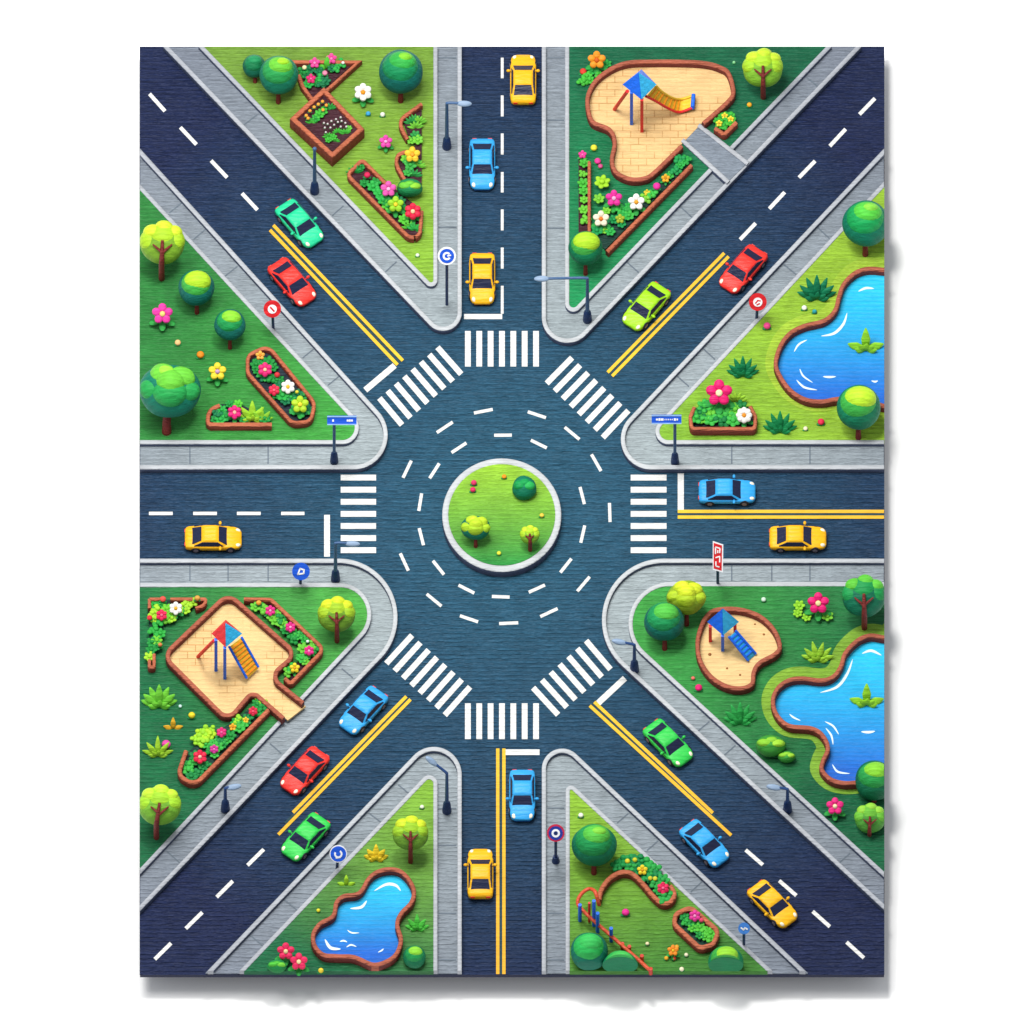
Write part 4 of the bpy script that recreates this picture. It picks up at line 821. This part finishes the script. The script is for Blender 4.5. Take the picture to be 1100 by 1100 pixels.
# oblong bed by the top road
ob = rounded([(389, 171), (373, 187), (437, 254), (453, 252), (453, 226)], [3, 4, 12, 10, 0])
bed('oblong brick bed ending at the lawn tip, with pink, lime and red flowers', [(rounded([(416, 198), (389, 171), (373, 187), (440, 255), (451, 253), (453, 226)], [0, 4, 5, 11, 8, 0]), False)], [(389, 172), (374, 187), (438, 254), (450, 251), (452, 224), (438, 214)])
clumps([(381, 184), (387, 179), (391, 197), (401, 201), (404, 196), (409, 208), (411, 215), (417, 217), (424, 211), (430, 217), (432, 224), (434, 236), (445, 246), (440, 243), (416, 221), (427, 228)], 5.8, 'small green plant in the oblong brick bed by the top road', 'leafy plants in the oblong bed by the top road', 5, kinds=(0, 0, 2))
bud(394.5, 188, 3.6, '#dd2658', 'crimson bud near the upper end of the oblong bed by the top road', SOZ); flower(417.3, 203, 8.4, '#ea5ab2', '#f7b0d8', 'pink flower halfway along the oblong bed by the top road', SOZ); flower(425, 219.5, 8.6, '#9fd92e', '#f4d62f', 'lime flower beside the red flower of the oblong bed', SOZ); flower(443.5, 227, 8.8, '#e62446', '#f6d3a4', 'red flower with cream centre at the end of the oblong bed', SOZ, np_=6)
# vine bed on the right of that lawn
bed('narrow two-lobed brick bed with trailing vine beside the top pavement', [(spline([(453, 111), (442, 119), (432, 127), (431, 136), (438, 149)], False, 5), False), (spline([(437, 162), (428, 166), (426, 175), (431, 186), (437, 196)], False, 5), False)], [(453, 113), (440, 122), (433, 130), (439, 147), (447, 156), (437, 163), (428, 170), (430, 181), (438, 195), (453, 197)])
clumps([(446, 128), (442, 131), (450, 130), (447, 136), (446, 145), (441, 151), (449, 150), (443, 172), (436, 171), (449, 178), (438, 186), (445, 188), (441, 178)], 5.4, 'trailing vine leaves in the two-lobed bed', 'vine leaves in the two-lobed bed', 6, ('#3fae48', '#2f9a48', '#74c83c'), (0, 2))
flower(443, 166, 8.4, '#f8cc35', '#f0a02c', 'yellow flower at the waist of the two-lobed vine bed', SOZ)
# narrow strip bed and V bed, top right lawn
bed('narrow upright strip bed of sprouts with one brick edge beside the top road', [([(633, 173), (633, 251)], False)], [(621.5, 163), (629, 163), (631, 250), (621.5, 250)], wd=3.6)
clumps([(628, 176), (627, 187), (627, 197), (627, 206), (627, 215), (627, 226), (628, 236)], 5.2, 'heart-leaved sprout in the narrow strip bed', 'sprouts in the narrow strip bed', 7, ('#49b83c', '#6cc93c'), (0, 1)); flower(625.7, 166, 4.4, PK, '#f77ab8', 'pink blossom at the top of the narrow strip bed', SOZ)
bed('V-shaped flower bed with a long diagonal brick edge below the big sandpit', [([(743, 177), (652, 270)], False)], [(741, 176), (734, 170), (700, 203), (672, 230), (640, 247), (634, 250), (650, 268)], wd=4.4, soilm=SOILG)
clumps([(735, 172), (731, 177), (738, 171), (725, 183), (729, 171), (720, 189), (700, 209), (694, 212), (672, 226), (664, 224), (676, 232), (667, 241), (660, 236), (648, 247), (641, 248), (656, 249), (652, 227), (675, 222), (643, 214), (668, 233)], 5.4, 'green plant among the flowers of the V-shaped bed', 'leafy plants in the V-shaped bed', 8, ('#2fae4a', '#3fb848', '#7ccb3c', '#1f9a50'))
flower(659.5, 213, 8.8, '#e8309c', '#f7b0d8', 'magenta flower in the V-shaped bed', SOZ); flower(683.5, 217, 8.8, WH, '#f2a52c', 'white flower with orange centre in the V-shaped bed', SOZ); flower(645.6, 235, 8.6, '#faf0d4', '#ec7a24', 'cream flower with orange centre in the V-shaped bed', SOZ); flower(666, 235, 5, '#a5b52e', '#c8d63c', 'olive flower between the white and cream flowers of the V-shaped bed', SOZ)
bud(705.5, 200, 4.2, '#e8309c', 'magenta bud along the diagonal edge of the V-shaped bed', SOZ); flower(715, 191.5, 4.6, '#f2b52c', '#d98a1e', 'golden blossom along the diagonal edge of the V-shaped bed', SOZ); flower(695, 207, 3.6, '#d8c22e', '#ecd94a', 'small olive-yellow blossom along the diagonal edge of the V-shaped bed', SOZ)
clump(647, 196, 8, 0, '#a3d92e', 'lime heart-shaped leaf above the magenta flower of the V-shaped bed', None)
# small pot bed beside the footpath
bed('small brick trough of yellow flowers beside the grey footpath', [(rounded([(768, 137), (778, 144), (791, 131)], [0, 2, 0]), False)], [(768, 134), (778, 142), (789, 131), (780, 122)], wd=4.4)
clumps([(771, 130), (776, 126), (781, 124), (785, 127), (774, 134), (780, 131), (785, 132), (778, 136)], 5.2, 'green foliage in the small brick trough by the footpath', 'foliage in the small trough', 9, ('#3fb53e', '#55c23c'))
for x, y, lab in ((778.5, 124.5, 'top'), (772.5, 132.5, 'left'), (785, 128, 'right')): flower(x, y, 3.6, '#f1e03a', '#f2a52c', 'yellow blossom at the %s of the small brick trough' % lab, SOZ)
# oblong planter, left lawn
cap = rounded([(270, 377), (290, 374), (336, 428), (333, 452), (315, 454), (268, 398)], 12, True)
cap = rounded([(266, 381), (288, 371), (338, 432), (334, 452), (314, 454), (266, 400)], [10, 12, 12, 9, 12, 10], True)
bed('oblong brick planter with rounded ends on the left lawn, full of mixed flowers', [(cap, True)], cap, soilm=mat('#22303c', bump=.7, mottle=.2))
clumps([(275, 392), (280, 389), (288, 389), (293, 395), (276, 398), (285, 405), (292, 407), (300, 408), (301, 416), (304, 425), (297, 425), (307, 431), (313, 427), (320, 424), (325, 424), (330, 440), (317, 441), (311, 421), (325, 443)], 6, 'green plant in the oblong planter on the left lawn', 'leafy plants in the left oblong planter', 10, ('#2fb04a', '#22943f', '#17784a'))
flower(279.5, 381.8, 5, '#f4b24a', '#f08a24', 'orange blossom at the upper end of the left oblong planter', SOZ); flower(284.7, 397, 7.6, '#ee2c7c', '#f7c6a4', 'crimson pink flower in the upper half of the left oblong planter', SOZ, np_=6); bud(297.7, 402.6, 3.2, '#d9363e', 'small red bud in the middle of the left oblong planter', SOZ); flower(309.3, 415.5, 7.4, WH, '#f2c02c', 'white flower in the left oblong planter', SOZ, np_=6); flower(294.4, 419, 6, '#e82c50', '#f46a7c', 'red blossom at the lower side of the left oblong planter', SOZ, np_=6); flower(322.3, 434.5, 9.2, '#b9e02e', '#f4e03a', 'large lime flower at the lower end of the left oblong planter', SOZ); bud(319, 421, 2, '#e8dc3c', 'tiny yellow bud near the lime flower of the left oblong planter', SOZ)
# half-round bed
bed('half-round brick bed with one pink flower, below the oblong planter on the left lawn', [(rounded([(236, 435), (224, 440), (223, 455.5), (292, 455.5)], [0, 12, 4, 0]), False)], [(238, 434), (227, 440), (225, 454), (289, 454), (286, 448), (262, 436)], wd=4.4, soilm=mat('#22303c', bump=.7))
clumps([(233, 445), (238, 441), (243, 448), (237, 451), (246, 435), (256, 434), (231, 451), (262, 451), (284, 450)], 5.4, 'green plant in the half-round bed', 'leafy plants in the half-round bed', 11)
flower(252, 442.8, 7.4, '#e8247c', '#f7b6a4', 'magenta flower in the half-round bed', SOZ, np_=6); tuft(271, 451, 19, '#a6dc35', 'tall lime fern in the half-round bed, right of the magenta flower', n=5, z0=SOZ, wd=.17, name='leafy_plant'); tuft(281, 452, 14, '#93d038', 'short lime fern at the right end of the half-round bed', n=5, z0=SOZ, wd=.17, name='leafy_plant')
# flower pot, right lawn
bed('brick trough with a big pink flower and a daisy on the right-hand lawn', [(rounded([(746, 437), (741.5, 447), (743, 460), (811, 460), (811.5, 447), (806, 436)], [0, 5, 4, 4, 5, 0]), False)], [(748, 438), (744, 447), (745, 458), (809, 458), (809, 447), (804, 437), (776, 432)], soilm=mat('#22303c', bump=.7), h=.12)
clumps([(752, 444), (757, 437), (762, 446), (755, 450), (748, 449), (768, 440), (779, 446), (776, 451), (784, 448), (790, 440), (788, 452), (795, 437), (764, 451), (782, 437)], 7, 'green plant in the trough on the right-hand lawn', 'leafy plants in the right-hand trough', 12, ('#22943f', '#3fb848', '#6cc93c', '#17803f'))
clump(791, 429, 8, 2, '#a3d93a', 'lime sprig behind the daisy of the right-hand trough', None)
flower(772.5, 422, 14, '#f01c72', '#f9eab8', 'largest pink flower, standing tall in the trough on the right-hand lawn', SOZ); flower(799.3, 446, 8.4, WH, '#f09a24', 'white daisy in the trough on the right-hand lawn', SOZ, np_=8)
# corner bed, lower left lawn
bed('L-shaped corner bed with broken brick edging below the left-hand road', [([(160.6, 643), (172, 643)], False), ([(183, 643), (207, 643)], False), (spline([(209, 644), (220, 643), (219, 649), (210, 653)], False, 4), False), ([(160.6, 643), (160.6, 653)], False), (rounded([(160.6, 708), (160.6, 716), (165.5, 716), (165.5, 702)], [0, 1, 1, 0]), False)], [(160, 644), (216, 644), (205, 655), (188, 663), (176, 672), (171, 690), (165, 712), (160, 713)], wd=3.6, soilm=SOILG)
clumps([(167, 649), (174, 649), (180, 655), (168, 655), (184, 664), (177, 664), (166, 663), (171, 668), (182, 661), (194, 655), (201, 649), (206, 646), (166, 677), (172, 681), (164, 690), (170, 694), (163, 698), (168, 688), (161, 706), (199, 656)], 5.6, 'green plant in the L-shaped corner bed', 'leafy plants in the corner bed', 13, ('#22943f', '#2fae42', '#74cc36', '#a6dc35'))
flower(188.8, 653.5, 7, WH, '#f2b82c', 'white flower in the L-shaped corner bed', SOZ, np_=6); flower(173.6, 660.7, 6, '#e82458', '#f46a8c', 'crimson flower in the L-shaped corner bed', SOZ, np_=6); bud(175, 643.5, 3.4, '#e8564a', 'coral bud on the top edge of the L-shaped corner bed', SOZ); bud(160.8, 663.5, 3, '#d9303a', 'red bud on the left edge of the L-shaped corner bed', SOZ); bud(172, 692.5, 2.4, '#d8824a', 'tan bud at the foot of the L-shaped corner bed', SOZ); bud(212, 642.5, 3.2, '#dda24a', 'tan bud at the right end of the L-shaped corner bed', SOZ)
# bed along the diamond sandpit
bed('long brick-edged bed along the upper right side of the diamond sandpit', [(rounded([(262, 643), (291, 643.5), (348, 697), (312, 734), (306, 728)], [0, 6, 7, 3, 0]), False)], [(264, 644), (289, 645), (346, 697), (313, 731), (306, 727), (326, 704), (322, 696)], wd=4.2)
clumps([(275, 652), (280, 650), (284, 655), (292, 663), (298, 660), (301, 665), (303, 671), (296, 667), (307, 677), (316, 680), (320, 684), (324, 681), (315, 686), (328, 688), (335, 694), (341, 697), (326, 697), (322, 706), (328, 711), (324, 708), (309, 722), (313, 718), (330, 703)], 5.4, 'green plant in the long bed along the diamond sandpit', 'leafy plants along the diamond sandpit', 14, ('#22943f', '#3fb848', '#6cc93c', '#2fae42'))
bud(278, 647.5, 3, '#f2a83a', 'orange bud at the upper end of the bed along the diamond sandpit', SOZ); flower(290.4, 656, 5.6, '#ea2c8c', '#f7a0c8', 'first pink blossom from the top in the bed along the diamond sandpit', SOZ, np_=6); flower(312, 673.7, 5.6, '#ea2c8c', '#f7a0c8', 'middle pink blossom in the bed along the diamond sandpit', SOZ, np_=6); flower(332, 699, 5.4, '#ea2c8c', '#f7a0c8', 'lowest pink blossom in the bed along the diamond sandpit', SOZ, np_=6); flower(316.6, 717.5, 5.4, '#f2d92c', '#e0a01e', 'yellow blossom at the foot of the bed along the diamond sandpit', SOZ); bud(330.5, 689, 1.8, '#e8f2ee', 'white bud beside the lowest pink blossom along the diamond sandpit', SOZ)
# long diagonal bed, lower left
bed('long diagonal bed with rounded brick end between the diamond sandpit and the pavement', [(rounded([(288.5, 762), (209, 843), (191, 832), (200, 806)], [0, 12, 10, 0]), False)], [(287, 760), (280, 752), (250, 775), (205, 805), (194, 830), (208, 841)], wd=4.6, soilm=SOILG)
clumps([(276, 757), (282, 759), (279, 766), (267, 772), (262, 778), (257, 782), (253, 776), (248, 790), (244, 795), (236, 795), (228, 797), (226, 806), (230, 811), (234, 803), (222, 822), (217, 824), (208, 818), (203, 826), (212, 831), (205, 834), (200, 820), (221, 800), (240, 800), (210, 812)], 5.6, 'green plant in the long diagonal bed', 'leafy plants in the long diagonal bed', 15, ('#22943f', '#3fb848', '#1f8a45'))
clumps([(214, 790), (219, 786), (224, 790), (217, 795), (226, 785), (211, 795)], 6, 'bright lime clump in the long diagonal bed', 'lime clumps in the long diagonal bed', 16, ('#b3e02f', '#9ad832'), (1, 1)); clumps([(256, 773), (276, 754), (281, 755)], 5, 'bright lime clump near the upper end of the long diagonal bed', 'lime clumps at the upper end of the diagonal bed', 17, ('#93d532',), (1, 1))
flower(214.8, 813, 7.4, '#e8244a', '#f6c6b0', 'red flower at the lower end of the long diagonal bed', SOZ, np_=6); flower(230, 804.7, 4.8, '#d83c9c', '#ee7ac0', 'purple-pink blossom above the red flower of the long diagonal bed', SOZ, np_=6); flower(238, 786.7, 5.4, '#ea2c7c', '#f46aa8', 'pink blossom halfway up the long diagonal bed', SOZ, np_=6); flower(271.8, 764, 5, '#e02c4c', '#ee5a74', 'red blossom at the upper end of the long diagonal bed', SOZ, np_=6); flower(250, 781, 4, '#f2b32c', '#e08a1e', 'golden blossom in the middle of the long diagonal bed', SOZ); flower(264, 773.5, 3.4, '#f2c83a', '#e09a1e', 'small golden blossom below the upper red blossom of the long diagonal bed', SOZ)
# curved bed, bottom lawn
bed('curved red-brick edged bed of low shrubs and yellow flowers above the red rail lawn', [(spline([(643.5, 966), (646, 955), (655, 943), (667, 936.5), (679, 938), (690, 948), (701, 961), (711, 969.5), (720, 968), (724.5, 960), (720, 951)], False, 5), False)], [(662, 935), (672, 922), (692, 925), (722, 955), (724, 962), (712, 969), (680, 936), (668, 933)], wd=5, soilm=SOILG)
clumps([(668, 926), (674, 925), (683, 923), (690, 926), (697, 930), (679, 931), (686, 935), (699, 939), (705, 941), (712, 946), (704, 949), (719, 962), (712, 964), (664, 931), (695, 943), (708, 956), (676, 930), (702, 933)], 6.6, 'low dark green shrub in the curved bed on the bottom lawn', 'low shrubs in the curved bed', 18, ('#17884a', '#1f9a4c', '#2ca548'), (1, 1, 0))
flower(690, 934.6, 5.6, '#f5d62c', '#e0a01e', 'largest yellow flower in the curved bed on the bottom lawn', SOZ); bud(674, 925, 2.9, '#ecdc34', 'left yellow bud at the upper end of the curved bed', SOZ); bud(682, 923.6, 2.7, '#d9d832', 'right yellow bud at the upper end of the curved bed', SOZ); bud(698.5, 943.5, 2.6, '#d9d234', 'first yellow bud below the yellow flower of the curved bed', SOZ); bud(703.7, 943.8, 2.6, '#e2dc3a', 'second yellow bud below the yellow flower of the curved bed', SOZ); flower(712.3, 954, 6.4, '#e8245c', '#f46a94', 'crimson flower at the rounded end of the curved bed', SOZ, np_=6)
# small oblong bed, bottom lawn
cap2 = rounded([(725, 985), (735, 978), (750, 980), (769, 997), (768, 1012), (753, 1015), (728, 998)], [6, 7, 6, 9, 7, 8, 8], True)
cap2 = rounded([(726, 981), (742, 974), (772, 1000), (766, 1014), (752, 1018), (724, 992)], [7, 9, 8, 7, 8, 8], True)
bed('small oblong brick bed beside the pavement at the bottom lawn', [(cap2, True)], cap2, soilm=SOILG, wd=5)
clumps([(735, 985), (741, 992), (747, 993), (752, 996), (749, 1000), (757, 1000), (763, 1002), (758, 1007), (764, 1008), (752, 1005), (744, 998), (737, 991)], 5.2, 'green plant in the small oblong bed on the bottom lawn', 'leafy plants in the small oblong bed', 19, ('#22943f', '#2fae42', '#55c23c'))
flower(746.4, 983.8, 6.2, '#e6389c', '#f79aca', 'pink flower in the small oblong bed on the bottom lawn', SOZ, np_=6); bud(753.5, 988.5, 2.6, '#e2486c', 'rosy bud beside the pink flower of the small oblong bed', SOZ)
clumps([(630, 80), (636, 75), (633, 85), (644, 78), (652, 67), (626, 86)], 5, 'loose green leaves under the orange flower at the top of the lawn', 'loose leaves by the orange flower', 20, ('#2fae4a', '#45bb3c'))
for o in list(C.objects):
    if o.name.startswith('leafy_plant') and o.get('group') == 'loose leaves by the orange flower': o.location.z = LAWN
clumps([(859, 649), (857, 657), (866, 662), (889, 660)], 5.5, 'loose lime leaves round the crimson pink flower above the lower right pond', 'loose leaves by the crimson pink flower', 21, ('#93d432', '#7cc93a'), (0,))
for o in list(C.objects):
    if o.get('group') == 'loose leaves by the crimson pink flower': o.location.z = LAWN
bpy.context.view_layer.update()
